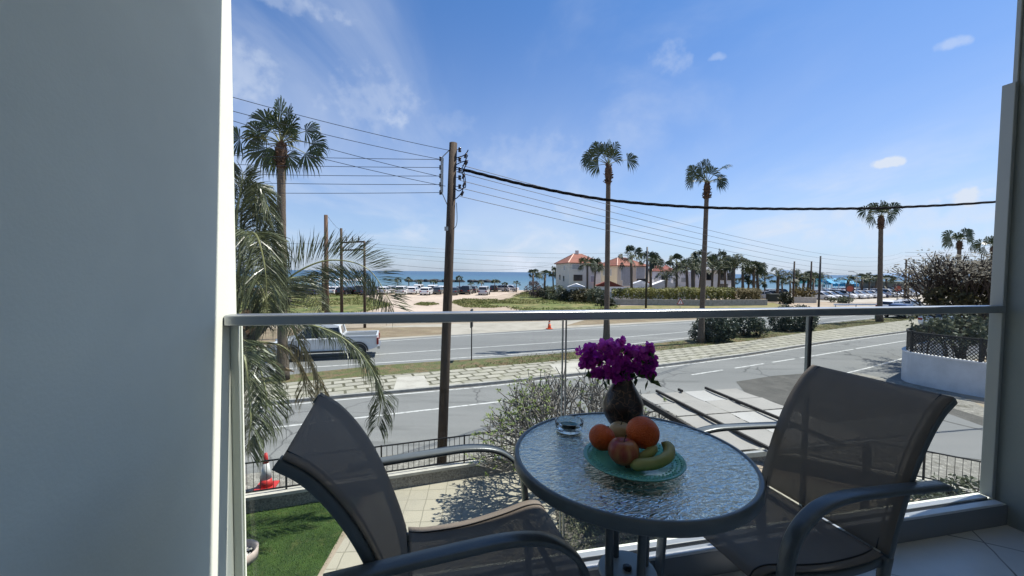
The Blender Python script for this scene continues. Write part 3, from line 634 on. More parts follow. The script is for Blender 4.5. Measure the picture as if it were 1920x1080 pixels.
def make_chair(label):
    root = empty('garden_chair', (0, 0, 0), 0, label, 'chair', 'matching sling chairs at the balcony table')
    bk = arc(BACK, 5); st = arc(SEAT, 5)
    def sheetm(prof, hw, sag, th):
        mb = MB(); nn = 12; k = len(prof); vs = []
        for lay in (0, 1):
            for i, (x, z) in enumerate(prof):
                a = prof[max(i - 1, 0)]; b = prof[min(i + 1, k - 1)]; t = V((b[0] - a[0], 0, b[1] - a[1])).normalized(); nr = V((-t.z, 0, t.x))
                for j in range(nn + 1):
                    y = -hw + 2 * hw * j / nn; q = (1 - (y / hw) ** 2); vs.append(V((x, y, z)) - nr * (sag * q) * sin(pi * i / (k - 1)) ** .5 + nr * (th * (lay - .5)))
        o = k * (nn + 1); fs = []
        for i in range(k - 1):
            for j in range(nn):
                a = i * (nn + 1) + j; fs += [(a, a + nn + 1, a + nn + 2, a + 1), (o + a, o + a + 1, o + a + nn + 2, o + a + nn + 1)]
        for i in range(k - 1):
            a = i * (nn + 1); b = a + nn; fs += [(a, o + a, o + a + nn + 1, a + nn + 1), (b, b + nn + 1, o + b + nn + 1, o + b)]
        for j in range(nn):
            a = j; b = (k - 1) * (nn + 1) + j; fs += [(a, a + 1, o + a + 1, o + a), (b, o + b, o + b + 1, b + 1)]
        mb.add(vs, fs); return mb
    sheetm([(x + .012, z + .012) for x, z in bk], .220, .014, .003).build('backrest', m_sling, root, smooth=True)
    sheetm([(x, z + .012) for x, z in st], .212, .014, .003).build('seat', m_sling, root, smooth=True)
    for s_ in (-1, 1):
        mb = MB(); mb.tube([(x + .013, s_ * .190, z + .013) for x, z in bk], .0022, 6); mb.build('backrest_hem', m_black, root, smooth=True)
        mb = MB(); mb.tube([(x, s_ * .186, z + .0125) for x, z in st], .0022, 6); mb.build('seat_hem', m_black, root, smooth=True)
    for s_ in (-1, 1):
        mb = MB(); mb.sweep(bk, s_ * .209, .0125, .013)
        mb.build('back_upright', m_frame_blue, root, smooth=True)
        mb = MB(); mb.sweep(arc([(.0, .375), (.012, .30), (-.0, .16), (-.06, .0)], 5), s_ * .209, .0125, .016); mb.build('leg', m_frame_blue, root, smooth=True)
        mb = MB(); mb.sweep(arc([(x, z - .012) for x, z in [(0, .375)] + SEAT[1:-1]], 4), s_ * .200, .010, .012); mb.build('seat_rail', m_frame_blue, root, smooth=True)
        mb = MB(); mb.sweep(arc([(-.16, .585), (-.05, .592), (.10, .600), (.22, .603), (.31, .588), (.37, .55), (.405, .50), (.42, .43), (.425, .36)], 6), s_ * .244, .0215, .0085); mb.build('armrest', m_frame_blue, root, smooth=True)
        mb = MB(); mb.sweep(arc([(.425, .36), (.435, .2), (.45, .0)], 4), s_ * .244, .0215, .0085); mb.build('leg', m_frame_blue, root, smooth=True)
    mb = MB(); mb.tube([(.40, -.235, .372), (.40, .235, .372)], .010, 8); mb.build('crossbar', m_frame_blue, root, smooth=True)
    mb = MB(); mb.tube([(.015, -.209, .345), (.015, .209, .345)], .010, 8); mb.build('crossbar', m_frame_blue, root, smooth=True)
    return root
ch1 = make_chair('dark sling chair on the left, its backrest beside the white side wall')
ch1.location = (-.283, 1.052, FZ); ch1.rotation_euler = (0, 0, R_(16.4))
ch2 = copy_tree(ch1); ch2['label'] = 'dark sling chair on the right, facing the table with its back to the grey column'
ch2.location = (1.056, 1.363, FZ); ch2.rotation_euler = (0, 0, R_(15.0) + pi)

# ------------------------------------------------------------------ table
TX, TY, TR, TZ = .32, 1.07, .31, FZ + .72
tab = empty('bistro_table', (TX, TY, FZ), R_(20), 'round bistro table with a rippled glass top and a blue grey metal rim', 'table')
m_top = bpy.data.materials.new('rippled_glass'); m_top.use_nodes = True; t = m_top.node_tree; t.nodes.remove(t.nodes['Principled BSDF'])
tc1 = t.nodes.new('ShaderNodeTexCoord'); mp1 = t.nodes.new('ShaderNodeMapping'); mp1.inputs['Scale'].default_value = (1, 2.2, 1); mp1.inputs['Rotation'].default_value = (0, 0, R_(-28)); t.links.new(tc1.outputs['Object'], mp1.inputs[0])
n1 = t.nodes.new('ShaderNodeTexNoise'); n1.inputs['Scale'].default_value = 48; n1.inputs['Detail'].default_value = 2; n1.inputs['Distortion'].default_value = 1.2; t.links.new(mp1.outputs[0], n1.inputs[0])
bp1 = t.nodes.new('ShaderNodeBump'); bp1.inputs['Strength'].default_value = .55; bp1.inputs['Distance'].default_value = .012; t.links.new(n1.outputs[0], bp1.inputs['Height'])
g1 = t.nodes.new('ShaderNodeBsdfGlossy'); g1.inputs['Roughness'].default_value = .15; g1.inputs['Color'].default_value = (1, .98, .84, 1); t.links.new(bp1.outputs[0], g1.inputs['Normal'])
rf = t.nodes.new('ShaderNodeBsdfRefraction'); rf.inputs['Roughness'].default_value = .12; rf.inputs['IOR'].default_value = 1.12; rf.inputs['Color'].default_value = (.90, .95, .96, 1); t.links.new(bp1.outputs[0], rf.inputs['Normal'])
fr1 = t.nodes.new('ShaderNodeFresnel'); fr1.inputs[0].default_value = 1.62; t.links.new(bp1.outputs[0], fr1.inputs['Normal'])
mu1 = t.nodes.new('ShaderNodeMath'); mu1.operation = 'MULTIPLY_ADD'; mu1.inputs[1].default_value = 1.6; mu1.inputs[2].default_value = .44; mu1.use_clamp = True; t.links.new(fr1.outputs[0], mu1.inputs[0])
ms1 = t.nodes.new('ShaderNodeMixShader'); t.links.new(mu1.outputs[0], ms1.inputs[0]); t.links.new(rf.outputs[0], ms1.inputs[1]); t.links.new(g1.outputs[0], ms1.inputs[2]); t.links.new(ms1.outputs[0], t.nodes['Material Output'].inputs[0])
mb = MB(); mb.add([(0, 0, .718)] + [((TR - .010) * cos(2 * pi * i / 96), (TR - .010) * sin(2 * pi * i / 96), .718) for i in range(96)], [(0, 1 + i, 1 + (i + 1) % 96) for i in range(96)])
mb.build('table_top', m_top, tab)
mb = MB(); pr = [(TR - .013, .690), (TR - .002, .690), (TR, .694), (TR, .716), (TR - .003, .7205), (TR - .009, .7205), (TR - .013, .7185), (TR - .013, .690)]
mb.lathe(pr, n=96); o = mb.build('rim', m_frame_blue, tab, smooth=True)
mb = MB()
for a in (0, 90, 180, 270):
    aa = R_(a); mb.beam((0, 0, .700), ((TR - .014) * cos(aa), (TR - .014) * sin(aa), .700), .022, .012)
mb.build('top_bracket', m_frame_blue, tab)
for a in (0, 90, 180, 270):
    aa = R_(a); mb = MB(); mb.tube(catmull([(.062 * cos(aa), .062 * sin(aa), .694), (.058 * cos(aa), .058 * sin(aa), .45), (.06 * cos(aa), .06 * sin(aa), .25), (.12 * cos(aa), .12 * sin(aa), .07), (.22 * cos(aa), .22 * sin(aa), .012)], 6), .0115, 10); mb.build('leg', m_frame_blue, tab, smooth=True)
mb = MB(); mb.lathe([(.001, .388), (.075, .388), (.078, .392), (.075, .397), (.001, .397)], n=40); mb.build('leg_plate', m_frame_grey, tab, smooth=False)
mb = MB(); mb.lathe([(.001, .398), (.012, .398), (.012, .404), (.006, .408), (.001, .408)], n=16); mb.build('bolt', m_alu_dark, tab)

# things on the table ------------------------------------------------
def on_table(px, py, z=0.0):
    g = G(px, py, TZ + z); return V((g.x, g.y, TZ + z))
# fruit plate
PC = on_table(1187, 868, .004); PC.z = TZ + .002
m_plate = bpy.data.materials.new('green_pressed_glass'); m_plate.use_nodes = True; b = m_plate.node_tree.nodes['Principled BSDF']
b.inputs['Base Color'].default_value = (.26, .80, .64, 1); b.inputs['Roughness'].default_value = .10; b.inputs['Transmission Weight'].default_value = .5; b.inputs['IOR'].default_value = 1.45
mb = MB()
def rip(a, z): return .0
mb.lathe([(.001, 0), (.055, 0), (.075, .004), (.100, .011), (.122, .017), (.1235, .0195), (.121, .0205), (.100, .0145), (.075, .0075), (.055, .0035), (.001, .0035)], n=96)
plate = mb.build('fruit_plate', m_plate, smooth=True, loc=PC); tag(plate, 'green pressed glass plate holding the fruit on the table', 'plate')
for rr, zz_, nb, sz in ((.113, .0175, 60, .0034), (.103, .0148, 54, .003), (.092, .0115, 48, .003)):
    mb = MB()
    for i in range(nb):
        a = 2 * pi * i / nb; c = V((rr * cos(a), rr * sin(a), zz_)); mb.lathe([(.0001, -sz * .6), (sz, 0), (sz * .7, sz * .6), (.0001, sz * .9)], c, 6)
    mb.build('pressed_beads', m_plate, plate, smooth=True)
# citrus, apple, bananas
def orange(px, py, Y, r, label, seed, zmin=0):
    p = at(px, py, Y); m = mat('orange_peel', (.70, .12, .010), .42, col2=(.50, .07, .006), scale=14, bump=.4, bscale=260)
    mb = MB(); prof = []
    for i in range(25):
        a = -pi / 2 + pi * i / 24; rr = r * cos(a); z = r * .94 * sin(a)
        if i > 20: z -= r * .05 * (i - 20) / 4
        prof.append((max(rr, .0004), z))
    mb.lathe(prof, n=32); o = mb.build('orange', m, smooth=True, loc=p); o.rotation_euler = (.35 * seed, .5, seed)
    mb = MB(); mb.lathe([(.0002, 0), (.003, .0004), (.0022, .0022), (.0002, .0026)], (0, 0, r * .89), 8); mb.build('stem_button', mat('green_stem', (.10, .14, .04), .7), o)
    return tag(o, label, 'orange')
orange(1129, 820, 1.045, .0345, 'smaller orange at the left of the fruit plate', 1)
orange(1205, 811, 1.02, .0415, 'larger orange on the right, resting above the bananas', 2)
def apple(px, py, Y, r, label, cols, name='apple', sy=1.0):
    p = at(px, py, Y); mb = MB(); prof = []
    for i in range(31):
        a = -pi / 2 + pi * i / 30; rr = r * cos(a) * (1.03 + .07 * sin(a)); z = r * .92 * sin(a) * sy
        if i > 22: z -= r * .32 * ((i - 22) / 8) ** 2
        if i < 5: z += r * .12 * ((5 - i) / 5) ** 2
        prof.append((max(rr, .0005), z))
    mb.lathe(prof, n=32); m = mat(name + '_skin', cols[0], .3, col2=cols[1], scale=9, contrast=(.4, .6), streak=(3, 3, .5), coords='Object')
    o = mb.build(name, m, smooth=True, loc=p)
    mb = MB(); mb.tube([(0, 0, r * .55), (.002, 0, r * .8), (.006, 0, r * 1.12)], [.0012, .0011, .0016], 6); mb.build('stem', mat('fruit_stem', (.05, .03, .02), .8), o)
    return tag(o, label, name)
apple(1169, 846, .975, .036, 'red and yellow apple in front of the two oranges', ((.27, .028, .02), (.42, .17, .06)))
apple(1163, 812, 1.09, .031, 'pale yellow pear tucked behind the apple and the oranges', ((.42, .30, .14), (.46, .34, .18)), 'pear', 1.1)
m_ban = mat('banana_peel', (.40, .38, .15), .45, col2=(.20, .26, .06), scale=5, contrast=(.4, .62))
def banana(pts, r, label):
    P = catmull(pts, 6); k = len(P); rad = []
    for i in range(k):
        t = i / (k - 1); rad.append(r * min(1, .30 + t * 6, .22 + (1 - t) * 5.5) * (1 if .06 < t < .95 else .8))
    c = P[k // 2]; mb = MB(); mb.tube([p - c for p in P], rad, 5)
    o = mb.build('banana', m_ban, smooth=True, loc=c); s2 = o.modifiers.new('sub', 'SUBSURF'); s2.levels = 1; s2.render_levels = 1
    mb = MB(); mb.tube([P[0] - c, P[0] - c + (P[0] - P[1]).normalized() * .010], [r * .3, r * .26], 6); mb.build('tip', mat('banana_tip', (.05, .04, .02), .8), o, smooth=True)
    return tag(o, label, 'banana')
banana([at(1181, 873, .95), at(1200, 871, .94), at(1230, 868, .945), at(1252, 856, .965), at(1254, 840, .99), at(1240, 829, 1.01)], .0185, 'curved front banana on the right side of the fruit plate')
banana([at(1186, 868, .975), at(1202, 860, .975), at(1219, 848, .985), at(1229, 834, 1.01)], .0165, 'second banana half hidden under the larger orange')
# ashtray
AC = on_table(1067, 806)
m_clear = bpy.data.materials.new('clear_cut_glass'); m_clear.use_nodes = True; b = m_clear.node_tree.nodes['Principled BSDF']; b.inputs['Base Color'].default_value = (.86, .97, 1, 1); b.inputs['Roughness'].default_value = .03; b.inputs['Transmission Weight'].default_value = .95; b.inputs['IOR'].default_value = 1.4
mb = MB(); mb.lathe([(.001, 0), (.036, 0), (.041, .006), (.0435, .026), (.0435, .029), (.0395, .029), (.037, .010), (.033, .008), (.001, .008)], n=40)
ash = mb.build('ashtray', m_clear, smooth=True, loc=AC); tag(ash, 'small round clear glass ashtray near the far left table edge', 'ashtray')
mb = MB(); mb.lathe([(.001, .0085), (.0325, .0085), (.0365, .0105), (.0365, .012), (.001, .012)], n=32); mb.build('tinted_base', mat('aqua_glass_tint', (.25, .72, .85), .1, trans=.35), ash, smooth=True)
# vase
VC = on_table(1167, 803)
m_vase = bpy.data.materials.new('dark_crackled_glaze'); m_vase.use_nodes = True; t = m_vase.node_tree; b = t.nodes['Principled BSDF']; b.inputs['Roughness'].default_value = .28
tcv = t.nodes.new('ShaderNodeTexCoord'); nv = t.nodes.new('ShaderNodeTexNoise'); nv.inputs['Scale'].default_value = 20; t.links.new(tcv.outputs['Object'], nv.inputs[0])
vv = t.nodes.new('ShaderNodeMix'); vv.data_type = 'VECTOR'; vv.inputs[0].default_value = .12; t.links.new(tcv.outputs['Object'], vv.inputs[4]); t.links.new(nv.outputs['Color'], vv.inputs[5])
vo = t.nodes.new('ShaderNodeTexVoronoi'); vo.feature = 'DISTANCE_TO_EDGE'; vo.inputs['Scale'].default_value = 34; t.links.new(vv.outputs[1], vo.inputs[0])
mrv = t.nodes.new('ShaderNodeMapRange'); mrv.inputs[1].default_value = .015; mrv.inputs[2].default_value = .045; t.links.new(vo.outputs[0], mrv.inputs[0])
xv = t.nodes.new('ShaderNodeMix'); xv.data_type = 'RGBA'; xv.inputs[6].default_value = (.16, .085, .05, 1); xv.inputs[7].default_value = (.016, .008, .009, 1); t.links.new(mrv.outputs[0], xv.inputs[0]); t.links.new(xv.outputs[2], b.inputs['Base Color'])
mb = MB(); vp = [(.001, 0), (.024, 0), (.028, .004), (.044, .020), (.0575, .044), (.0615, .064), (.060, .082), (.051, .106), (.037, .130), (.025, .152), (.0195, .168), (.018, .182), (.0215, .190), (.0165, .190), (.014, .182), (.013, .166)]
mb.lathe(vp, n=48); vase = mb.build('vase', m_vase, smooth=True, loc=VC); tag(vase, 'dark crackled bulbous vase behind the fruit plate', 'vase')
# bougainvillea
m_bract = mat('magenta_bract', (.72, .05, .62), .55, col2=(.42, .025, .42), scale=22, transl=.5)
m_bract_sunlit = mat('sunlit_pink_bract', (.85, .16, .70), .55, col2=(.65, .08, .55), scale=30, transl=.5)  # brighter pink, mostly for the top clumps: sunlight put into the colour
bq = empty('flower_bunch', VC + V((0, 0, .185)), 0, 'purple bougainvillea sprigs standing in the dark vase', 'flowers')
FB = VC + V((0, 0, .185)); rgf = random.Random(11)
clumps = [(1104, 665, -.01, 24), (1098, 684, .0, 17), (1118, 700, .0, 9), (1132, 650, .02, 13), (1150, 655, .0, 20), (1162, 643, .02, 13), (1140, 678, -.02, 22), (1165, 676, -.01, 20), (1180, 662, .0, 14), (1190, 690, -.02, 12), (1150, 705, -.02, 15), (1128, 700, 0, 10), (1172, 705, -.01, 10),
          (1198, 665, .0, 17), (1214, 660, .01, 16), (1220, 680, .0, 16), (1206, 690, -.01, 14), (1222, 700, .0, 8), (1122, 672, .01, 16), (1110, 652, 0, 9), (1166, 690, 0, 14), (1218, 650, 0, 6)]
mbs = MB(); mbb = MB(); mbl = MB()
for (px, py, dy, r) in clumps:
    c = at(px, py, VC.y + dy); rad = .86 * r * VC.y / F_
    mbs.tube(catmull([V((0, 0, -.06)) + V((rgf.uniform(-.006, .006), 0, 0)), V((0, 0, .01)), (c - FB) * .6 + V((0, 0, .01)), c - FB], 4), .0014, 4)
    for k in range(int(4 + r * 1.25)):
        d = V((rgf.gauss(0, 1), rgf.gauss(0, 1), rgf.gauss(0, 1))).normalized() * rad * rgf.uniform(.2, .95); p = c - FB + d
        ax = V((rgf.gauss(0, 1), rgf.gauss(0, 1) - .6, rgf.gauss(0, 1))).normalized(); mbb.mi = 1 if (py < 658 and rgf.random() < .8) or rgf.random() < .10 else 0
        q0 = ax.orthogonal().normalized()
        for j in range(3):
            q = Matrix.Rotation(2 * pi * j / 3 + rgf.uniform(-.2, .2), 3, ax) @ q0; w = ax.cross(q) * 1.25; s_ = rgf.uniform(.012, .018)
            tilt = (q * .85 + ax * .5).normalized()
            v = [p, p + tilt * s_ * .45 - w * s_ * .42, p + tilt * s_ * .45 + w * s_ * .42 + ax * .001, p + tilt * s_ * .8 - w * s_ * .33 + ax * .003, p + tilt * s_ * .8 + w * s_ * .33 + ax * .002, p + tilt * s_ * 1.12 + ax * .001]
            mbb.add(v, [(0, 1, 2), (1, 3, 4, 2), (3, 5, 4)])
for k in range(60):
    c = at(rgf.uniform(1100, 1225), rgf.uniform(655, 714), VC.y + rgf.uniform(-.02, .02)); d = V((rgf.gauss(0, 1), rgf.gauss(0, 1), rgf.gauss(0, 1))).normalized(); mbl.leaf(c - FB, d, d.orthogonal().normalized(), .03, .009, .2)
# a drooping tendril with a curl
q = at(1182, 707, VC.y); mbs.tube(catmull([V((0, 0, 0)), at(1172, 702, VC.y) - FB, at(1184, 708, VC.y) - FB, at(1194, 713, VC.y) - FB, at(1191, 722, VC.y) - FB, at(1184, 722, VC.y) - FB], 5), .0013, 5)
mbs.build('stem', mat('flower_stem', (.06, .05, .03), .8), bq); mbb.build('bracts', [m_bract, m_bract_sunlit], bq); mbl.build('leaves', mat('flower_leaf', (.05, .10, .025), .5, transl=.3), bq)

# ------------------------------------------------------------------ garden below
sheet('lawn', [(-14, 4.3), (-1.9 - 6, 6.9), (-3.55, 8.05), (-2.95, 8.2), (-2.80, 5.4), (-2.75, 1.2), (-14, 1.2)], .012, m_lawn)
sheet('patio', [(-2.80, 8.3), (-1.0, 8.75), (3.6, 9.8), (8, 8), (8, 1.2), (-2.70, 1.2), (-2.75, 5.4)], .012, m_tiles)
# grass blades over the visible lawn
mb = MB(); rg = random.Random(3)
for k in range(9000):
    x = rg.uniform(-6.2, -2.80); y = rg.uniform(4.6, 8.1)
    if y > 8.15 - (-2.95 - x) * .36: continue
    d = V((rg.gauss(0, .5), rg.gauss(0, .5), 1)).normalized(); mb.leaf((x, y, .012), d, V((rg.gauss(0, 1), rg.gauss(0, 1), 0)).normalized(), rg.uniform(.025, .055), .005, .1)
tag(mb.build('grass_blades', mat('grass_blade', (.075, .14, .028), .6, col2=(.035, .075, .015), scale=1.6, transl=.2)), 'short green lawn grass below the balcony', 'grass', kind='stuff')
# boundary wall and fence
FW = [V((-14, 4.05, 0)), V((-9, 5.9, 0)), V((-4.9, 7.35, 0)), V((-.7, 8.82, 0)), V((3.9, 10.45, 0)), V((5.3, 10.0, 0)), V((8.5, 8.15, 0)), V((11.5, 5.9, 0))]
def wall_along(mb, P, half, z0, z1):
    A = offset(P, half); Bp = offset(P, -half); n = len(P)
    vs = [(p.x, p.y, z0) for p in A] + [(p.x, p.y, z1) for p in A] + [(p.x, p.y, z0) for p in Bp] + [(p.x, p.y, z1) for p in Bp]
    fs = []
    for i in range(n - 1): fs += [(i, i + 1, n + i + 1, n + i), (2 * n + i + 1, 2 * n + i, 3 * n + i, 3 * n + i + 1), (n + i, n + i + 1, 3 * n + i + 1, 3 * n + i), (i + 1, i, 2 * n + i, 2 * n + i + 1)]
    fs += [(0, n, 3 * n, 2 * n), (n - 1, 3 * n - 1, 4 * n - 1, 2 * n - 1)]; mb.add(vs, fs)
gw = empty('garden_wall', (0, 8.6, 0), 0, 'low pebbledashed garden wall with a cream cap under the black fence', 'wall')
mb = MB(); wall_along(mb, [p - V((0, 8.6, 0)) for p in FW], .075, 0, .26); mb.build('wall', m_stone, gw)
mb = MB(); wall_along(mb, [p - V((0, 8.6, 0)) for p in FW], .105, .261, .32); mb.build('cap', m_cap, gw)
fn_ = empty('metal_fence', (0, 8.6, .32), 0, 'black metal railing fence standing on the low garden wall', 'fence')
Pp = resample(FW, 260); off = V((0, 8.6, .32))
mb = MB()
for i in range(0, 260): p = Pp[i]; mb.tube([p + V((0, 0, .36)) - off, p + V((0, 0, .92)) - off], .006, 4)
mb.build('bars', m_black, fn_)
mb = MB()
for z in (.37, .92):
    for i in range(len(FW) - 1): mb.beam(FW[i] + V((0, 0, z)) - off, FW[i + 1] + V((0, 0, z)) - off, .02, .025)
mb.build('rails', m_black, fn_)
for i in range(0, 260, 16):
    mb = MB(); p = Pp[i]; mb.box(p + V((0, 0, .63)) - off, (.03, .03, .62), AL); mb.build('post', m_black, fn_)

# traffic cones
def cone(name, p, h, m1, label, band=True):
    root = empty(name, p, 0.2, label, 'traffic cone')
    k = h / .75; mb = MB(); mb.box((0, 0, .02 * k), (.40 * k, .40 * k, .04 * k)); o = mb.build('base', m1, root); bevel(o, .01)
    def r(z): return .135 * k * (1 - z / h) + .028 * k * (z / h)
    segs = [(.04 * k, .27 * h, m1), (.27 * h, .72 * h, m_white_refl), (.72 * h, h, m1)] if band else [(.04 * k, .5 * h, m1), (.5 * h, .62 * h, m_white_refl), (.62 * h, h, m1)]
    for i, (a, b_2, m) in enumerate(segs):
        mb = MB(); mb.lathe([(r(a), a), (r(b_2), b_2)], n=24); mb.build('band' if m is m_white_refl else 'cone_body', m, root, smooth=True)
    return root
cone('traffic_cone', V((at(499, 900, 8.2).x, 8.2, .007)), .72, m_red_cone, 'red and white striped traffic cone behind the black garden fence')
cone('traffic_cone', G(1030, 617) + V((0, 0, .01)), .85, m_orange_cone, 'small orange traffic cone on the far edge of the main road', band=False)

# planter ring on the lawn
pl = empty('planter', G(446, 1052) , 0, 'round pale stone planter ring with white pebbles on the lawn', 'planter')
mb = MB(); mb.lathe([(.24, 0), (.27, .0), (.28, .16), (.262, .17), (.245, .165), (.225, .12), (.22, .02)], n=40, jitter=lambda a, z: .012 * sin(a * 9)); mb.build('rim', mat('pink_stone', (.46, .38, .33), .9, var=.3, scale=9), pl, smooth=True)
mb = MB(); rg = random.Random(9)
mb.lathe([(.001, .06), (.222, .06)], n=20)
mb.build('soil', mat('planter_soil', (.10, .07, .05), 1), pl)
mb = MB()
for k in range(110):
    a = rg.uniform(0, 6.28); r_ = .2 * rg.uniform(0, 1) ** .5; s_ = rg.uniform(.012, .026); mb.lathe([(.001, -s_ * .5), (s_, 0), (s_ * .7, s_ * .5), (.001, s_ * .7)], (r_ * cos(a), r_ * sin(a), .07), 7, sx=rg.uniform(.7, 1.3))
o = mb.build('pebbles', m_gravel_plant, pl, smooth=True); o['kind'] = 'stuff'

# ground cover bed beside the patio
mb = MB(); rg = random.Random(21)
for k in range(15000):
    x = rg.uniform(.85, 4.2); y = rg.uniform(3.6, 8.3); h = .16 + .12 * noise.noise(V((x * 2, y * 2, 0))); p = V((x, y, rg.uniform(.03, 1) * h + .02))
    d = V((rg.gauss(0, .8), rg.gauss(0, .8), rg.gauss(.7, .5))).normalized(); mb.leaf(p, d, d.orthogonal().normalized(), rg.uniform(.05, .10), .009, .2)
sheet('planting_bed', [(.82, 3.4), (.86, 8.4), (4.4, 8.6), (4.4, 3.4)], .018, mat('bed_soil', (.13, .12, .10), 1, var=.5, scale=12, bump=.6))
tag(mb.build('ground_cover', m_leaf_ground), 'dry grey green ground cover filling the bed beside the patio', 'ground cover', kind='stuff')

# plumeria -------------------------------------------------------------
def branchy(root, start, d0, L0, r0, levels, rg, mb, tips, shrink=.78, spread=34, zlim=2.5, tri=.45):
    def rec(p, d, L_, r, lv):
        n = 3; pts = [p]; dd = d.copy(); q = p.copy()
        for i in range(n):
            dd = (dd + V((rg.gauss(0, .10), rg.gauss(0, .10), rg.gauss(.015, .06)))).normalized(); q = q + dd * L_ / n; pts.append(q)
        mb.tube(pts, [r, r * .93, r * .86, r * .8], 5 if r < .03 else 7, cap=(lv == 0))
        if lv == 0 or q.z > zlim: tips.append((q, dd)); return
        k = 2 if rg.random() < tri else 3; a0 = rg.uniform(0, 6.28)
        for j in range(k):
            a = a0 + 2 * pi * j / k + rg.uniform(-.4, .4); ax = dd.orthogonal().normalized(); ax = Matrix.Rotation(a, 3, dd) @ ax
            nd = (Matrix.Rotation(R_(spread * rg.uniform(.7, 1.2)), 3, ax) @ dd); nd = (nd + V((0, 0, .05))).normalized()
            if nd.z < .02: nd.z = rg.uniform(.02, .25); nd.normalize()
            rec(q, nd, L_ * shrink * rg.uniform(.85, 1.15), r * .74, lv - 1)
    rec(start, d0, L0, r0, levels)
pb = V((1.35, 8.1, 0)); plum = empty('frangipani_tree', pb, 0, 'bare branching frangipani tree with few green tips beside the patio', 'tree')
rg = random.Random(4); mb = MB(); tips = []
mb.tube([V((0, 0, 0)), V((.02, .02, .3)), V((0, 0, .5))], [.085, .07, .065], 9)
for k in range(11):
    a = 2 * pi * k / 11 + rg.uniform(-.3, .3); e = R_(rg.uniform(16, 58)); d = V((cos(a) * cos(e), sin(a) * cos(e) * .75, sin(e)))
    branchy(plum, V((0, 0, .48)), d, .56, .040, 5, rg, mb, tips, shrink=.82, spread=36, zlim=2.2, tri=.3)
mb.build('trunk', m_bark, plum, smooth=True)
mb = MB()
for q, d in tips:
    wgt = .75 if q.x < -.6 else .14
    if rg.random() < wgt:
        for j in range(rg.randint(3, 7)):
            dd = (d + V((rg.gauss(0, .8), rg.gauss(0, .8), rg.gauss(.1, .5)))).normalized(); mb.leaf(q, dd, dd.cross(V((0, 0, 1))).normalized() if abs(dd.z) < .95 else V((1, 0, 0)), rg.uniform(.05, .11), .015, .2)
mb.build('leaves', m_leaf_y, plum)

# canvas pergola -------------------------------------------------------
pg0 = V((3.55, 6.3, 0)); perg = empty('canvas_pergola', pg0, 0, 'garden pergola of pale canvas panels between dark timber beams', 'pergola')
def PG(a, b, z): # a along eU, b along -eV (toward the building)
    return eU * a - eV * b + V((0, 0, z))
zt = 2.2
p_o = at(1240, 742, 7.6) - pg0; p_o.z = 0
def PP(a, b, z): return p_o + PG(a, b, z)
rows = 4; wid = [-.42, .02, .54, 1.06, 1.75]; Lg = 2.75
ys = [0, .62, 1.22, 1.85, 2.5]
for i in range(4):
    for j in range(4):
        mb = MB(); n = 6; vs = []
        for a in range(n + 1):
            for b in range(n + 1):
                s_ = a / n; q = b / n; x = wid[i] + (wid[i + 1] - wid[i]) * s_ + .012 * (1 - 2 * s_); y = ys[j] + (ys[j + 1] - ys[j]) * q + .01 * (1 - 2 * q) - .10
                vs.append(PP(x, y, zt + .005 - .018 * sin(pi * q) * (.6 + .4 * sin(pi * s_)) + .01 * j % .02))
        mb.add(vs, [(a * (n + 1) + b, (a + 1) * (n + 1) + b, (a + 1) * (n + 1) + b + 1, a * (n + 1) + b + 1) for a in range(n) for b in range(n)])
        mb.build('canvas_panel', m_canvas_w if (i == 2 and j != 1) or (i == 3 and j == 2) else m_canvas, perg)
for x, e_ in ((-.02, 2.6), (.46, -.02), (1.06, 2.6)):
    mb = MB(); mb.beam(PP(x, -.14, zt + .04), PP(x, e_, zt + .04), .036, .045); mb.build('beam', m_beam, perg)
mb = MB(); mb.beam(PP(-.45, -.1, zt - .05), PP(-.45, 2.6, zt - .05), .05, .09); mb.build('beam', m_beam, perg)
for j, y in enumerate(ys[1:-1]):
    mb = MB(); mb.tube([PP(-.45, y - .1, zt + .012), PP(.5, y - .1, zt + .006), PP(1.75, y - .1, zt + .012)], .006, 5); mb.build('seam_cord', m_black, perg)
mb = MB(); mb.beam(PP(-.45, 2.44, zt - .03), PP(1.75, 2.44, zt - .03), .05, .06); mb.build('edge_bar', m_conduit, perg)
for x, y in ((-.42, 0), (1.7, 0), (-.42, 2.4), (1.7, 2.4)):
    mb = MB(); mb.box(PP(x, y, zt / 2 - .04), (.07, .07, zt - .10), AL); mb.build('post', m_beam, perg)
bush('shrub', [((4.2, 5.2, .5), (.9, .9, .75)), ((5.1, 4.8, .4), (.8, .8, .6))], 3600, .11, m_leaf_dark, 'dark leafy shrub in the shade behind the canvas pergola', seed=31)
# low curved wall and plants at the right
rgw = [V((7.2, 5.2, 0)), V((7.6, 6.3, 0)), V((8.2, 7.0, 0)), V((9.2, 6.4, 0)), V((9.6, 5.0, 0))]
mb = MB(); wall_along(mb, [V((p.x, p.y, 0)) for p in catmull(rgw, 5)], .10, 0, .55)
tag(mb.build('curved_garden_wall', m_brownwall), 'low curved brown garden wall beyond the right chair', 'wall')
bush('shrub', [((8.6, 7.5, .3), (.7, .35, .42)), ((7.6, 7.5, .25), (.5, .4, .35))], 1300, .10, m_leaf_grey, 'grey green shrub between the curved wall and the black fence', seed=33)
bush('shrub', [((6.6, 6.2, .3), (.6, .6, .4))], 1000, .13, m_leaf_grey, 'pale leafy shrub just behind the right chair backrest', seed=34)

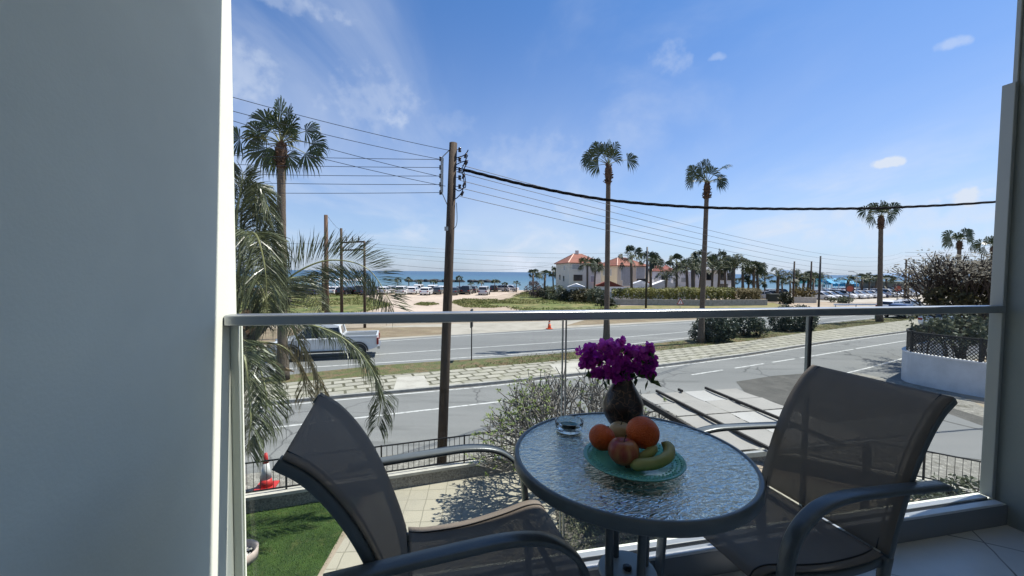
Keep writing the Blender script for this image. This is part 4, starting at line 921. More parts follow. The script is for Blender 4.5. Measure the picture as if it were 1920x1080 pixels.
# feather palm at the left --------------------------------------------------
K_ = 6.7 / 4.55
fc = at(436, 628, 6.7); fp = empty('feather_palm', (fc.x - .25, fc.y, 0), 0, 'big feather palm with drooping fronds beside the white side wall', 'palm tree')
o_ = V((fc.x - .25, fc.y, 0))
mb = MB(); mb.tube([V((0, 0, 0)), V((.02, 0, 1.2)), V((.12, 0, 2.3)), fc - o_ + V((0, 0, -.15)), fc - o_ + V((.0, 0, .25))], [.30, .25, .23, .24, .12], 14); mb.build('trunk', m_trunk, fp, smooth=True)
def fr(name, pts, L_, n, seed, m=m_frond, **k):
    mb = MB(); k.setdefault('w', .0068); k.setdefault('rr', .022); frond(mb, [p - o_ for p in pts], L_ * K_, int(n * 2.5), seed, **k); return mb.build(name, [m, m_rachis], fp)
def A(x, y, Y): return at(x, y, Y * K_)
fr('frond', [fc, A(505, 560, 4.5), A(555, 512, 4.6), A(620, 488, 4.7), A(690, 505, 4.8), A(738, 575, 4.8)], .50, 125, 1, hang=.12, sideup=.6, plane=(-.1, .25, 1))
fr('frond', [fc, A(500, 604, 4.7), A(570, 606, 4.9), A(640, 632, 5.0), A(690, 680, 5.05), A(714, 740, 5.1), A(708, 798, 5.1)], .36, 120, 2, hang=.85, sideup=.25)
fr('frond', [fc, A(450, 470, 4.6), A(455, 385, 4.6), A(475, 350, 4.6), A(496, 372, 4.6), A(512, 430, 4.6)], .34, 90, 3, hang=.7)
fr('frond', [fc, A(440, 480, 4.4), A(445, 400, 4.4), A(452, 350, 4.4), A(456, 322, 4.4)], .34, 80, 4, hang=.1, sideup=.5, plane=(1, 0, .2))
fr('frond', [fc, A(465, 500, 4.7), A(475, 450, 4.7), A(494, 440, 4.7), A(510, 476, 4.7), A(516, 520, 4.7)], .34, 85, 5, hang=.75)
fr('frond', [fc, A(470, 650, 4.2), A(490, 700, 4.1), A(500, 760, 4.0), A(484, 820, 4.0)], .34, 80, 6, hang=.7)
fr('frond', [fc, A(455, 660, 3.9), A(465, 720, 3.8), A(470, 790, 3.7), A(464, 845, 3.7)], .30, 74, 7, hang=.75)
fr('frond', [fc, A(445, 520, 4.3), A(460, 450, 4.2), A(480, 440, 4.1), A(496, 500, 4.0), A(500, 570, 4.0)], .42, 82, 9, hang=.75)
fr('frond', [fc, A(450, 500, 4.8), A(460, 410, 4.8), A(482, 392, 4.8), A(500, 440, 4.8), A(504, 500, 4.8)], .34, 80, 17, hang=.75)
fr('frond', [fc, A(445, 540, 4.4), A(465, 520, 4.3), A(490, 540, 4.2), A(505, 600, 4.2)], .42, 76, 18, hang=.75)
fr('frond', [fc, A(440, 430, 4.7), A(450, 370, 4.7), A(470, 350, 4.7), A(488, 400, 4.7)], .42, 76, 19, hang=.6)
fr('frond', [fc, A(430, 520, 4.6), A(400, 440, 4.6), A(350, 400, 4.6), A(280, 430, 4.6), A(240, 520, 4.6)], .45, 70, 11, hang=.7)
fr('frond', [fc, A(400, 600, 4.5), A(330, 580, 4.5), A(250, 620, 4.5), A(200, 720, 4.5)], .45, 70, 12, hang=.7)
fr('frond', [fc, fc + V((.1, 1.0, .7)), fc + V((.1, 2.0, .9)), fc + V((.1, 3.1, .1))], .45, 70, 13, hang=.7)
fr('frond', [fc, fc + V((-.5, -.9, .7)), fc + V((-.9, -1.8, .7)), fc + V((-1.1, -2.4, .0))], .42, 66, 14, hang=.7)
fr('dead_frond', [fc, A(480, 640, 4.7), A(530, 650, 4.8), A(565, 690, 4.9), A(575, 745, 4.9)], .30, 40, 15, m=m_frond_dry, hang=1.1, w=.006)
fr('dead_frond', [A(545, 602, 4.6), A(560, 640, 4.7), A(588, 690, 4.8), A(606, 735, 4.8)], .26, 34, 16, m=m_frond_dry, hang=1.2, w=.006)
mb = MB(); mb.tube(catmull([fc - o_, A(475, 652, 4.6) - o_, A(505, 574, 4.6) - o_ + V((0, 0, -.32)), A(515, 690, 4.5) - o_, A(545, 695, 4.5) - o_], 3)[:1] + [A(475, 655, 4.5) - o_, A(500, 672, 4.5) - o_, A(525, 688, 4.5) - o_, A(551, 697, 4.5) - o_], [.02, .03, .05, .045, .008], 8); mb.build('spathe', m_spathe, fp, smooth=True)
mb = MB(); mb.beam(A(425, 690, 4.5) - o_, A(542, 560, 4.5) - o_, .05, .11); mb.build('cut_leaf_stub', mat('dark_leaf_stub', (.075, .065, .055), .8, var=.4, scale=9), fp)
mb = MB(); rg = random.Random(8)
for k in range(46):
    a = rg.uniform(0, 6.28); z = rg.uniform(-.9, .15); b = fc - o_ + V((cos(a) * .15, sin(a) * .15, z)); mb.beam(b, b + V((cos(a) * .26, sin(a) * .26, .25)), .09, .04)
mb.build('leaf_bases', m_boot, fp)

# ------------------------------------------------------------------ fan palms along the roads
gA = 'tall fan palms along the roads'
def rpalm(bx, by, tx, ty, leaves, rt, Rr, label, seed, boots, nrand=7, bend=0, Y=None, **k):
    b = G(bx, by) if Y is None else at(bx, by, Y); 
    if Y is not None: b.z = 0
    t = at(tx, ty, b.y); return fan_palm(b, t, leaves, rt, Rr, label, gA, seed, boots, nrand, bend, **k)
rpalm(530, 712, 527, 270, [(104, 1.5, 1.5), (84, 1.25, 1.1), (118, 1.0, 1.8), (68, 1.0, 1.3), (30, 1.2, 1.2), (8, 1.25, 1.5), (-16, 1.0, 1.3), (152, .9, 1.4), (168, 1.5, 1.7), (188, 1.9, 1.3), (205, .6, 1.4), (55, .75, 1.5), (128, .8, 1.6), (235, .45, 1.5), (300, .5, 1.5), (262, .4, 1.2), (92, .6, 1.5)], .185, .90, 'tall fan palm at the left rising behind the feather palm', 41, 1.0, nrand=4)
rpalm(1137, 650, 1141, 309, [(86, 1.25, 1.5), (76, .95, 1.2), (102, .8, 1.5), (120, 1.2, 1.6), (134, .8, 1.4), (152, 1.15, 1.3), (165, 1.2, 1.7), (22, 1.25, 1.5), (60, .4, 1.4), (176, .6, 1.5), (88, .5, 1.3)], .17, .82, 'tall fan palm rising behind the vase, left of the hedge', 42, 1.2, nrand=1)
rpalm(1314, 643, 1326, 343, [(95, 1.25, 1.5), (86, .95, 1.2), (112, 1.0, 1.6), (132, 1.2, 1.4), (150, .9, 1.5), (172, 1.05, 1.5), (50, 1.5, .2), (20, .75, 1.3), (125, .6, 1.5), (75, .6, 1.5), (5, .6, 1.4)], .165, .74, 'fan palm growing out of the round shrubs on the verge', 43, 1.05, nrand=2)
rpalm(1649, 603, 1652, 405, [(95, 1.0, 1.5), (70, 1.1, 1.4), (45, 1.2, 1.5), (18, 1.1, 1.6), (125, 1.1, 1.4), (150, 1.5, 1.6), (172, 1.5, 1.3), (80, .6, 1.2), (110, .6, 1.5), (195, .7, 1.5), (-5, .7, 1.5)], .22, .92, 'fan palm on the green verge left of the white boundary wall', 44, 1.3, nrand=4, nseg=18)
rpalm(1797, 560, 1799, 452, [(60, 1.4, 1.4), (50, 1.8, 1.3), (75, .9, 1.5), (135, 1.5, 1.5), (152, 2.0, 1.6), (168, 1.7, 1.4), (25, .9, 1.5), (100, .6, 1.3), (-10, 1.7, 1.5), (185, .8, 1.5)], .26, 1.15, 'windblown fan palm standing behind the pale flowering tree', 45, 1.2, nrand=5, Y=56, nseg=16)
rpalm(1858, 560, 1862, 462, [(95, 1.0, 1.5), (60, 1.0, 1.4), (135, 1.5, 1.5), (155, 1.9, 1.5), (172, 1.7, 1.3), (20, 1, 1.5), (200, 1.1, 1.5)], .26, 1.2, 'fan palm at the far right, partly hidden by the column', 46, 1.2, nrand=5, Y=60, nseg=16)

# small / distant palms: a few prototypes copied
def proto_palm(H, rt, Rr, nl, seed, kind):
    rg = random.Random(seed); root = empty('palm_tree', (0, 0, 0)); mb = MB()
    lean = rg.uniform(-.04, .04) * H
    mb.tube([V((0, 0, 0)), V((lean * .3, 0, H * .5)), V((lean, 0, H))], [rt * 1.2, rt, rt * (.95 if kind == 'fan' else 1.1)], 8); mb.build('trunk', m_trunk, root, smooth=True)
    mb = MB(); tp = V((lean, 0, H))
    if kind == 'fan':
        for k in range(nl):
            a = rg.uniform(0, 6.28); e = R_(rg.uniform(-25, 85)); fan_leaf(mb, tp, V((cos(a) * cos(e), sin(a) * cos(e), sin(e))), Rr * rg.uniform(.6, 1.1), Rr * rg.uniform(.75, 1), rg.uniform(-1.2, 1.2), rg, droop=.35, nseg=11, pw=.03)
    else:
        for k in range(nl):
            a = rg.uniform(0, 6.28); e = R_(rg.uniform(-5, 85)); ln = Rr * rg.uniform(1.6, 2.1); d = V((cos(a) * cos(e), sin(a) * cos(e), sin(e)))
            hd = V((cos(a), sin(a), 0)); frond(mb, [tp, tp + d * ln * .5, tp + d * ln * .8 + hd * ln * .15 + V((0, 0, -ln * .08)), tp + d * ln * .85 + hd * ln * .35 + V((0, 0, -ln * .35))], ln * .22, 26, seed * 50 + k, hang=.35, w=.035, rr=.03, sideup=.3)
    mb.build('crown', [m_fan_far, m_rachis], root); return root
protos = {}
def place_palm(kind, px, ybase, ytop, Y, label, group, k=0, width=1.0):
    """trunk-top at ytop"""
    key = (kind, k)
    b = at(px, ybase, Y); t = at(px, ytop, Y); H = t.z
    if key not in protos:
        p = protos[key] = proto_palm(6.0, .2 if kind == 'fan' else .3, 1.25 if kind == 'fan' else 1.5, 20 if kind == 'fan' else 26, 100 + k * 7 + (0 if kind == 'fan' else 50), kind)
        o = p
    else: o = copy_tree(protos[key])
    s_ = H / 6.0; w = width
    o.location = (b.x, b.y, 0); o.rotation_euler = (rng.uniform(-.05, .05), rng.uniform(-.05, .05), rng.uniform(0, 6.28)); w *= rng.uniform(.85, 1.15); o.scale = (w, w, s_)
    tag(o, label, 'palm tree', group); return o
SH = 'young fan palms in the row along the beach'
sx = [(745, 524), (767, 523), (785, 526), (813, 527), (862, 521), (884, 531), (903, 528), (927, 526), (947, 531), (968, 529)]
sn = ['first', 'second', 'third', 'fourth', 'fifth', 'sixth', 'seventh', 'eighth', 'ninth', 'tenth', 'eleventh', 'twelfth', 'thirteenth', 'fourteenth', 'fifteenth', 'sixteenth', 'seventeenth', 'eighteenth', 'nineteenth', 'twentieth'] + ['%dth' % i for i in range(21, 21)]
for i, (x, y) in enumerate(sx):
    place_palm('fan', x, 548, y + 2, 90, 'young beach palm, %s from the left in the row right of the feather palm' % sn[i], SH, i % 4, .50)
MP = 'palms around the houses and parking'
mp = [('fan', 1000, 522, 514, 84, 'thin palm on the shore left of the mauve bush', .95), ('fan', 1021, 522, 516, 84, 'thin palm on the shore just left of the cream house', .95), ('fan', 1038, 525, 510, 82, 'slim dark palm touching the left corner of the cream house', .8),
      ('fan', 1101, 560, 497, 64, 'palm in front of the cream house, right of its window', .85), ('fan', 1113, 560, 500, 66, 'bushy palm at the right corner of the cream house', .7),
      ('fan', 1185, 565, 483, 60, 'tall slim palm in front of the grey fronted house', .95), ('fan', 1220, 560, 492, 66, 'palm just right of the slim dark pole by the hedge', .95), ('fan', 1213, 560, 488, 72, 'palm crown half behind the slim dark pole by the hedge', .8),
      ('date', 1247, 560, 520, 64, 'short date palm in front of the white house behind the hedge', .62), ('fan', 1268, 560, 495, 66, 'leaning palm between the white house and the tall palm trunk', 1.0), ('fan', 1290, 560, 500, 66, 'dark palm left of the tall palm trunk in the hedge row', 1.0),
      ('date', 1299, 560, 506, 62, 'thick date palm just left of the tall palm trunk', .9), ('fan', 1311, 560, 488, 70, 'high palm crown directly left of the tall palm trunk', 1.0), ('fan', 1334, 560, 496, 66, 'palm before the white apartment block, right of the tall trunk', .9),
      ('fan', 1346, 560, 487, 66, 'tall leaning palm before the middle of the white apartment block', 1.1), ('date', 1375, 560, 502, 62, 'big upright date palm at the right end of the white block', 1.0), ('fan', 1360, 560, 497, 70, 'palm crown crowded against the left of the big date palm', 1.0),
      ('fan', 1392, 560, 500, 70, 'palm crown against the right side of the big date palm', 1.0), ('fan', 1403, 556, 516, 74, 'lower palm right of the white block, at the hedge end', .95), ('fan', 1413, 556, 503, 70, 'round headed palm near the right end of the hedge', 1.05), ('fan', 1420, 556, 505, 72, 'twin palm standing close behind the round headed one', .95),
      ('fan', 1434, 556, 521, 76, 'small palm above the right end of the hedge', .8), ('fan', 1424, 556, 531, 72, 'short palm low over the hedge end', .7), ('fan', 1395, 556, 528, 72, 'low palm between the trunks at the hedge end', .8),
      ('date', 1457, 560, 518, 72, 'date palm standing alone left of the two short poles', .8), ('fan', 1467, 560, 528, 78, 'small palm right of the lone date palm', .7), ('fan', 1481, 562, 527, 72, 'low fan palm at the foot of the first short pole', .8), ('date', 1492, 562, 520, 74, 'ragged palm behind the first short pole', .75),
      ('fan', 1505, 560, 522, 78, 'palm between the two short poles', 1.1), ('fan', 1513, 560, 519, 78, 'palm left of the second short pole, over the teal awning', .95), ('fan', 1523, 560, 522, 76, 'palm right of the second short pole', .85), ('date', 1536, 560, 524, 78, 'feathery palm behind the thin dark pole left of the cyan awning', .7),
      ('date', 1589, 550, 526, 92, 'single palm behind the cyan awning', .75), ('fan', 1616, 550, 522, 86, 'palm by the street lamp right of the cyan awning', 1.0), ('fan', 1629, 550, 520, 88, 'palm in the middle of the group above the parked cars', .9), ('fan', 1642, 550, 522, 88, 'palm just left of the big verge palm trunk', 1.0), ('fan', 1662, 550, 524, 90, 'palm just right of the big verge palm trunk', .9)]
for i, (kd, x, yb, yt, Y, lb, w) in enumerate(mp): place_palm(kd, x, yb, yt, Y, lb, MP, i % 4, w)
# dark shade cluster low palms fill behind left feather palm
# ------------------------------------------------------------------ shrubs on the verge, hedge, far bushes
def Gb(x, y): g = G(x, y); return g
OG = 'dark oleander shrubs on the verge'
g1 = Gb(1336, 640); bush('oleander_bush', [((g1.x, g1.y, .85), (1.25, .9, .95)), ((g1.x - .8, g1.y - .1, .6), (.7, .7, .7)), ((g1.x + .9, g1.y + .3, .95), (.9, .8, .95))], 7500, .15, m_leaf_oleander, 'leftmost of the verge shrubs, wrapped around a palm trunk', 'bush', OG, 51, ns=1.6)
g1 = Gb(1398, 630); bush('oleander_bush', [((g1.x, g1.y, .75), (1.15, .9, .8)), ((g1.x - 1.0, g1.y + .2, .8), (.8, .8, .9)), ((g1.x + .9, g1.y, .6), (.7, .8, .7))], 6200, .15, m_leaf_oleander, 'lower middle verge shrub between the two darker ones', 'bush', OG, 52, ns=1.6)
g1 = Gb(1470, 620); bush('oleander_bush', [((g1.x, g1.y, .95), (1.2, 1, 1.1)), ((g1.x + 1.5, g1.y + .3, .95), (1.2, 1, 1.1)), ((g1.x + 2.6, g1.y + 1, .9), (.7, .8, .95))], 9500, .15, m_leaf_oleander, 'largest dark verge shrub, right behind the glass post', 'bush', OG, 53, ns=1.6)
# weeds on the verge
mb = MB(); rg = random.Random(61); An = resample(pav_far, 200); Bn = resample(main_near, 200)
for k in range(26000):
    i = rg.randint(60, 170); t = rg.random(); p = An[i].lerp(Bn[i], t) + V((rg.uniform(-.5, .5), rg.uniform(-.25, .25), 0))
    if noise.noise(p * .8) < -.02 and noise.noise(p * .25) < .1: continue
    d = V((rg.gauss(0, .6), rg.gauss(0, .6), .9)).normalized(); mb.leaf((p.x, p.y, .0), d, V((rg.gauss(0, 1), rg.gauss(0, 1), 0)).normalized(), rg.uniform(.06, .20), .014, .3)
tag(mb.build('weeds', mat('weed_leaf', (.085, .11, .035), .8, col2=(.13, .09, .045), scale=.6, transl=.2)), 'low weeds and grass along the verge between the roads', 'weeds', kind='stuff')

mb = MB(); rg = random.Random(62)
def in_poly(x, y, P):
    c = False; n = len(P); j = n - 1
    for i in range(n):
        if (P[i][1] > y) != (P[j][1] > y) and x < (P[j][0] - P[i][0]) * (y - P[i][1]) / (P[j][1] - P[i][1]) + P[i][0]: c = not c
        j = i
    return c
for P_, cnt in ((gp([(440, 594), (440, 552), (600, 550), (670, 553), (700, 560), (742, 572), (690, 585), (600, 594)]), 7000), (gp([(840, 566), (870, 560.5), (930, 562), (985, 572), (925, 578), (870, 577)]), 3000),
                (gp([(930, 568), (980, 548), (1010, 543.5), (1060, 547), (1130, 555), (1165, 570), (1150, 588), (1010, 590), (955, 580)]), 9000), (gp([(775, 572), (800, 565), (825, 571), (800, 574)]), 700)):
    xs = [p.x for p in P_]; yy = [p.y for p in P_]; k = 0; tr = 0
    while k < cnt and tr < cnt * 8:
        tr += 1; x = rg.uniform(min(xs), max(xs)); y = rg.uniform(min(yy), max(yy))
        if not in_poly(x, y, P_) or noise.noise(V((x * .12, y * .12, 0))) < -.22: continue
        k += 1; hh = .12 + .22 * rg.random() * (1 + noise.noise(V((x * .2, y * .2, 3))))
        d = V((rg.gauss(0, .45), rg.gauss(0, .45), 1)).normalized(); mb.leaf((x, y, 0), d, V((rg.gauss(0, 1), rg.gauss(0, 1), 0)).normalized(), hh, .07, .2)
tag(mb.build('wild_grass', mat('wild_grass_blade', (.12, .15, .035), .8, col2=(.20, .18, .07), scale=.22, transl=.2)), 'patchy wild grass on the open plots beyond the main road', 'grass', kind='stuff')

hd = empty('hedge', G(1300, 575) * 1.0, 0, 'long yellow green clipped hedge in front of the houses', 'hedge'); h0 = hd.location.copy(); h0.z = 0; hd.location = h0
hA = at(1148, 570, 58); hB = at(1330, 566, 58); hC = at(1422, 562, 60)
for P_ in (hA, hB, hC): P_.z = 0
mb = MB(); rg = random.Random(71)
def hedge_pts(A_, B_, n, mb, h0_, h1_, z0=.7):
    for k in range(n):
        t = rg.random(); p = A_.lerp(B_, t); tv = (B_ - A_).normalized(); nv_ = V((-tv.y, tv.x, 0)); top = h0_ + (h1_ - h0_) * t + .28 * noise.noise(p * .55) + .12 * noise.noise(p * 2)
        z = z0 + (top - z0) * rg.random() ** .6; q = p + nv_ * rg.uniform(-.8, .8) + V((0, 0, z)) - h0
        d = V((rg.gauss(0, 1), rg.gauss(0, 1), rg.gauss(.4, .8))).normalized(); mb.leaf(q, d, d.orthogonal().normalized(), rg.uniform(.2, .38), .07, .1)
hedge_pts(hA, hB, 7000, mb, 2.15, 2.55); mb.build('foliage', m_leaf_hedge, hd)
mb = MB(); hedge_pts(hB, hB.lerp(hC, .42), 2200, mb, 2.5, 2.4); mb.build('foliage', m_leaf_hedge, hd)
mb = MB(); hedge_pts(hB.lerp(hC, .42), hC, 3000, mb, 2.35, 2.3); o = mb.build('dry_foliage', m_leaf_hedge_b, hd); o['label'] = 'brownish dry end of the hedge'
mb = MB(); wall_along(mb, [hA + V((-1, -1.2, 0)), hB + V((0, -1.2, 0)), hC + V((.5, -1.2, 0))], .12, 0, .85)
tag(mb.build('hedge_wall', m_concrete), 'low grey concrete wall along the foot of the hedge', 'wall')
bush('trimmed_hedge', [((at(1495, 548, 66).x, 66, 1.3), (1.4, .8, 1.2)), ((at(1512, 548, 66).x, 66, 1.3), (1.6, .8, 1.2))], 1800, .25, m_leaf_hedge_b, 'short olive hedge block between the two short poles', 'hedge', None, 72, stems=False)
mb = MB(); a_ = at(1487, 560, 65); b2 = at(1530, 560, 65); a_.z = b2.z = 0; wall_along(mb, [a_, b2], .15, 0, .9); tag(mb.build('low_wall', m_cap), 'low cream wall below the olive hedge block', 'wall')
bin_ = at(1449, 556, 66); mb = MB(); mb.prism([(bin_.x - .9, 65.4), (bin_.x + .9, 65.4), (bin_.x + .9, 66.4), (bin_.x - .9, 66.4)], .1, 1.25); mb.prism([(bin_.x - .95, 65.3), (bin_.x + .95, 65.3), (bin_.x + .95, 66.5), (bin_.x - .95, 66.5)], 1.26, 1.36)
o = mb.build('waste_container', mat('dark_green_bin', (.02, .03, .025), .6)); bevel(o, .05); tag(o, 'dark waste container at the right end of the long hedge', 'bin')
def fb(name, px, Y, r, h, n, m, label, seed, size=.3): 
    p = at(px, 560, Y); return bush(name, [((p.x, Y, h * .5), (r, r * .8, h * .55)), ((p.x + r * .5, Y + .2, h * .4), (r * .7, r * .6, h * .45))], n, size, m, label, 'bush', 'bushes around the cream houses', seed, stems=False, ns=.8)
fb('bush', 1003, 72, 1.9, 3.0, 1500, m_leaf_mauve, 'rounded mauve grey bush at the top of the grass slope', 81)
fb('bush', 1026, 68, 1.6, 2.0, 1100, m_leaf_dark, 'dark bush right of the mauve grey bush', 82)
fb('bush', 1043, 66, 1.9, 2.4, 1400, m_leaf_grey, 'grey green bush at the foot of the cream house corner', 83)
fb('bush', 1068, 64, 2.2, 1.7, 1500, m_leaf_dark, 'low dark bush under the cream house front', 84)
fb('bush', 1092, 62, 2.2, 2.0, 1500, m_leaf_rust, 'reddish bush in front of the cream house hut', 85)
fb('bush', 1118, 60, 1.6, 2.2, 1200, m_leaf_grey, 'grey bush left of the tall palm trunk, beside the hedge', 86)
fb('bush', 1134, 55, 1.2, 1.1, 900, m_leaf_dark, 'small dark bush at the left foot of the hedge wall', 87)
fb('bush', 1474, 62, 1.0, 1.9, 900, m_leaf_dark, 'dark upright shrub left of the first short pole', 88)
fb('bush', 1577, 66, 1.6, 1.0, 800, m_leaf_grey, 'low scrubby bush on the bare ground before the parked cars', 89)

# ------------------------------------------------------------------ houses
def house(pn, pl, pr, Yn, Yl, Yr, he, hr, wall_m, roof_m, label, wins=(), gable=False, side_m=None, over=.45, z0=0):
    """near corner at px pn depth Yn; left corner px pl depth Yl; right corner px pr depth Yr; eave height he; ridge hr"""
    n = at(pn, 540, Yn); l = at(pl, 540, Yl); r = at(pr, 540, Yr); n.z = l.z = r.z = 0; f = l + (r - n)
    root = empty('house', n, 0, label, 'house', 'houses behind the hedge')
    q = [p - n for p in (n, r, f, l)]
    mb = MB(); mb.prism([(p.x, p.y) for p in q], z0, he); mb.build('wall', wall_m, root)
    c = sum(q, V()) / 4; ov = [p + (p - c).normalized() * over for p in q]
    mb = MB()
    if roof_m is not None:
        a = (ov[0] + ov[3]) / 2; b = (ov[1] + ov[2]) / 2
        if not gable: a, b = a.lerp(b, .38), b.lerp(a, .38)
        a = V((a.x, a.y, hr)); b = V((b.x, b.y, hr)); vs = [V((p.x, p.y, he + .02)) for p in ov] + [a, b] + [V((p.x, p.y, he - .10)) for p in ov]
        mb.add(vs, [(0, 1, 5, 4), (1, 2, 5), (2, 3, 4, 5), (3, 0, 4), (6, 9, 8, 7), (0, 6, 7, 1), (1, 7, 8, 2), (2, 8, 9, 3), (3, 9, 6, 0)]); rf = mb.build('roof', roof_m, root)
        mb = MB(); mb.tube([vs[4], vs[5]], .12, 6)
        for i, j in ((0, 4), (1, 5), (2, 5), (3, 4)): mb.tube([vs[i], vs[j]], .10, 6)
        mb.build('ridge_tiles', m_ridge, rf)
        mb = MB(); cc = a.lerp(b, .4); mb.box(cc + V((0, 0, .25)), (.6, .5, .8)); mb.build('chimney', wall_m, rf)
    else:
        mb.prism([(p.x, p.y) for p in [x + (x - c).normalized() * .12 for x in q]], he + .005, he + .35); mb.build('parapet', wall_m, root)
    for (face, t, z, w, h, kind) in wins:
        A_, B_ = (q[0], q[1]) if face == 'f' else (q[0], q[3])
        tv = (B_ - A_).normalized(); p = A_.lerp(B_, t); nv_ = V((tv.y, -tv.x, 0));
        if nv_.y > 0: nv_ = -nv_
        ang = math.atan2(tv.y, tv.x)
        if kind == 'balcony':
            mb = MB(); mb.box(p + nv_ * .5 + V((0, 0, z)), (w, 1.0, .14), ang); o = mb.build('balcony', wall_m, root); mb = MB(); mb.box(p + nv_ * .97 + V((0, 0, z + .55)), (w, .05, .8), ang); mb.build('balcony_railing', m_shutter, o); continue
        mb = MB(); mb.box(p + nv_ * .02 + V((0, 0, z)), (w + .16, .08, h + .16), ang); fr_ = mb.build('window', m_winframe if kind == 'glass' else m_house_white, root)
        mb = MB(); mb.box(p + nv_ * .045 + V((0, 0, z)), (w, .06, h), ang); mb.build('pane', m_window if kind == 'glass' else m_shutter, fr_)
    return root
house(1066, 1042, 1126, 70, 80, 73, 6.2, 8.0, m_house_cream, m_rooftile, 'cream three storey house with orange hip roof, leftmost of the houses', [('f', .28, 3.6, 1.7, .9, 'glass'), ('f', .2, 5.5, 1.4, .8, 'shutter'), ('f', .75, 5.4, 1.0, .8, 'shutter'), ('f', .75, 3.4, 1.0, 1.0, 'shutter'), ('l', .3, 5.3, .6, .8, 'shutter'), ('l', .65, 3.6, .6, .8, 'glass'), ('l', .35, 3.4, .6, .8, 'glass')])
house(1157, 1118, 1214, 76, 86, 79, 5.9, 7.6, m_house_peach, m_rooftile, 'peach sided house with a grey front and orange hip roof, second house', [('f', .27, 4.4, 2.2, 2.4, 'shutter'), ('f', .75, 4.6, 2.0, 2.2, 'shutter'), ('f', .78, 3.0, 2.0, .8, 'glass'), ('f', .3, 2.7, 1.8, 1.2, 'shutter'), ('l', .3, 4.6, .8, 1.2, 'shutter'), ('l', .6, 4.6, .8, 1.2, 'shutter'), ('l', .45, 2.4, .8, 1.2, 'shutter')])
house(1222, 1214, 1262, 80, 88, 84, 5.0, 6.6, m_house_white, m_roof_dk, 'white house with a dark red roof behind the short date palm', [('f', .55, 3.4, 1.6, .9, 'glass'), ('f', .2, 3.4, .9, .9, 'shutter')])
house(1296, 1262, 1312, 82, 86, 84, 4.6, 6, m_house_white, None, 'low white flat roofed house left of the tall palm trunk', [('f', .5, 3.2, 1.2, .9, 'shutter'), ('l', .4, 3.2, 1.2, .9, 'shutter')])
house(1316, 1300, 1374, 74, 82, 78, 6.0, 7.4, m_house_white, None, 'white apartment block behind the crowd of palms', [('f', .22, 4.0, 1.5, 1.2, 'glass'), ('f', .62, 4.0, 1.5, 1.2, 'glass'), ('f', .88, 4.0, 1.2, 1.2, 'glass'), ('f', .45, 5.2, 6.2, .4, 'balcony'), ('f', .7, 2.1, 2.0, .9, 'glass')])
def hut(px, Y, w, h, m, rm, label, gable=True, d=3):
    p = at(px, 560, Y); p.z = 0; root = empty('garden_hut', p, R_(-10), label, 'hut', 'small huts in front of the houses'); mb = MB(); mb.box((0, 0, h / 2), (w, d, h)); mb.build('wall', m, root)
    mb = MB(); hh = h + w * .22; vs = [(-w / 2 - .2, -d / 2 - .2, h), (w / 2 + .2, -d / 2 - .2, h), (w / 2 + .2, d / 2 + .2, h), (-w / 2 - .2, d / 2 + .2, h), (0, -d / 2 - .2, hh), (0, d / 2 + .2, hh)]
    vs = [(a, b, c + .01) for a, b, c in vs] ; mb.add(vs, [(0, 1, 4), (2, 3, 5), (1, 2, 5, 4), (3, 0, 4, 5), (0, 3, 2, 1)]); mb.build('roof', rm, root)
    mb = MB(); mb.box((w * .1, -d / 2 - .02, h * .42), (.8, .06, h * .75)); mb.build('door', m_winframe, root); return root
hut(1080, 66, 2.4, 2.2, m_house_cream, m_house_white, 'cream hut with pale gable roof before the cream house')
hut(1140, 70, 4.6, 2.2, m_house_white, m_roof_dk, 'hut with a broad dark red roof behind the tall palm trunk')
hut(1200, 70, 3.0, 2.6, m_house_white, m_house_white, 'white gabled hut just left of the slim dark pole')
hut(1216, 74, 3.2, 2.2, m_house_white, m_roof_dk, 'small hut with a dark red roof right of the slim dark pole')
hut(1243, 68, 4.4, 2.4, m_house_white, m_house_white, 'white gabled hut in front of the house with dark red roof')
mb = MB(); a_ = at(1120, 560, 62); b2 = at(1150, 560, 62); a_.z = b2.z = 0; wall_along(mb, [a_, b2], .12, 0, 1.7); tag(mb.build('boundary_wall', m_house_white), 'short white boundary wall at the left end of the hedge', 'wall')
mb = MB(); a_ = at(1135, 560, 66); b2 = at(1300, 560, 70); a_.z = b2.z = 0; wall_along(mb, [a_, b2], .12, 0, 2.2); tag(mb.build('boundary_wall', m_house_white), 'long white boundary wall between the hedge and the huts', 'wall')
dp = at(1238, 493, 80); ds = empty('satellite_dish', dp, 0, 'pale satellite dish above the white house roof', 'satellite dish')
mb = MB(); mb.lathe([(.001, 0), (.5, .08), (.95, .32)], n=20); o = mb.build('dish', m_conduit, ds); o.rotation_euler = (R_(70), 0, R_(20)); mb = MB(); mb.tube([(0, 0, 0), (0, .3, -1.4)], .05, 6); mb.build('mast', m_conduit, ds)

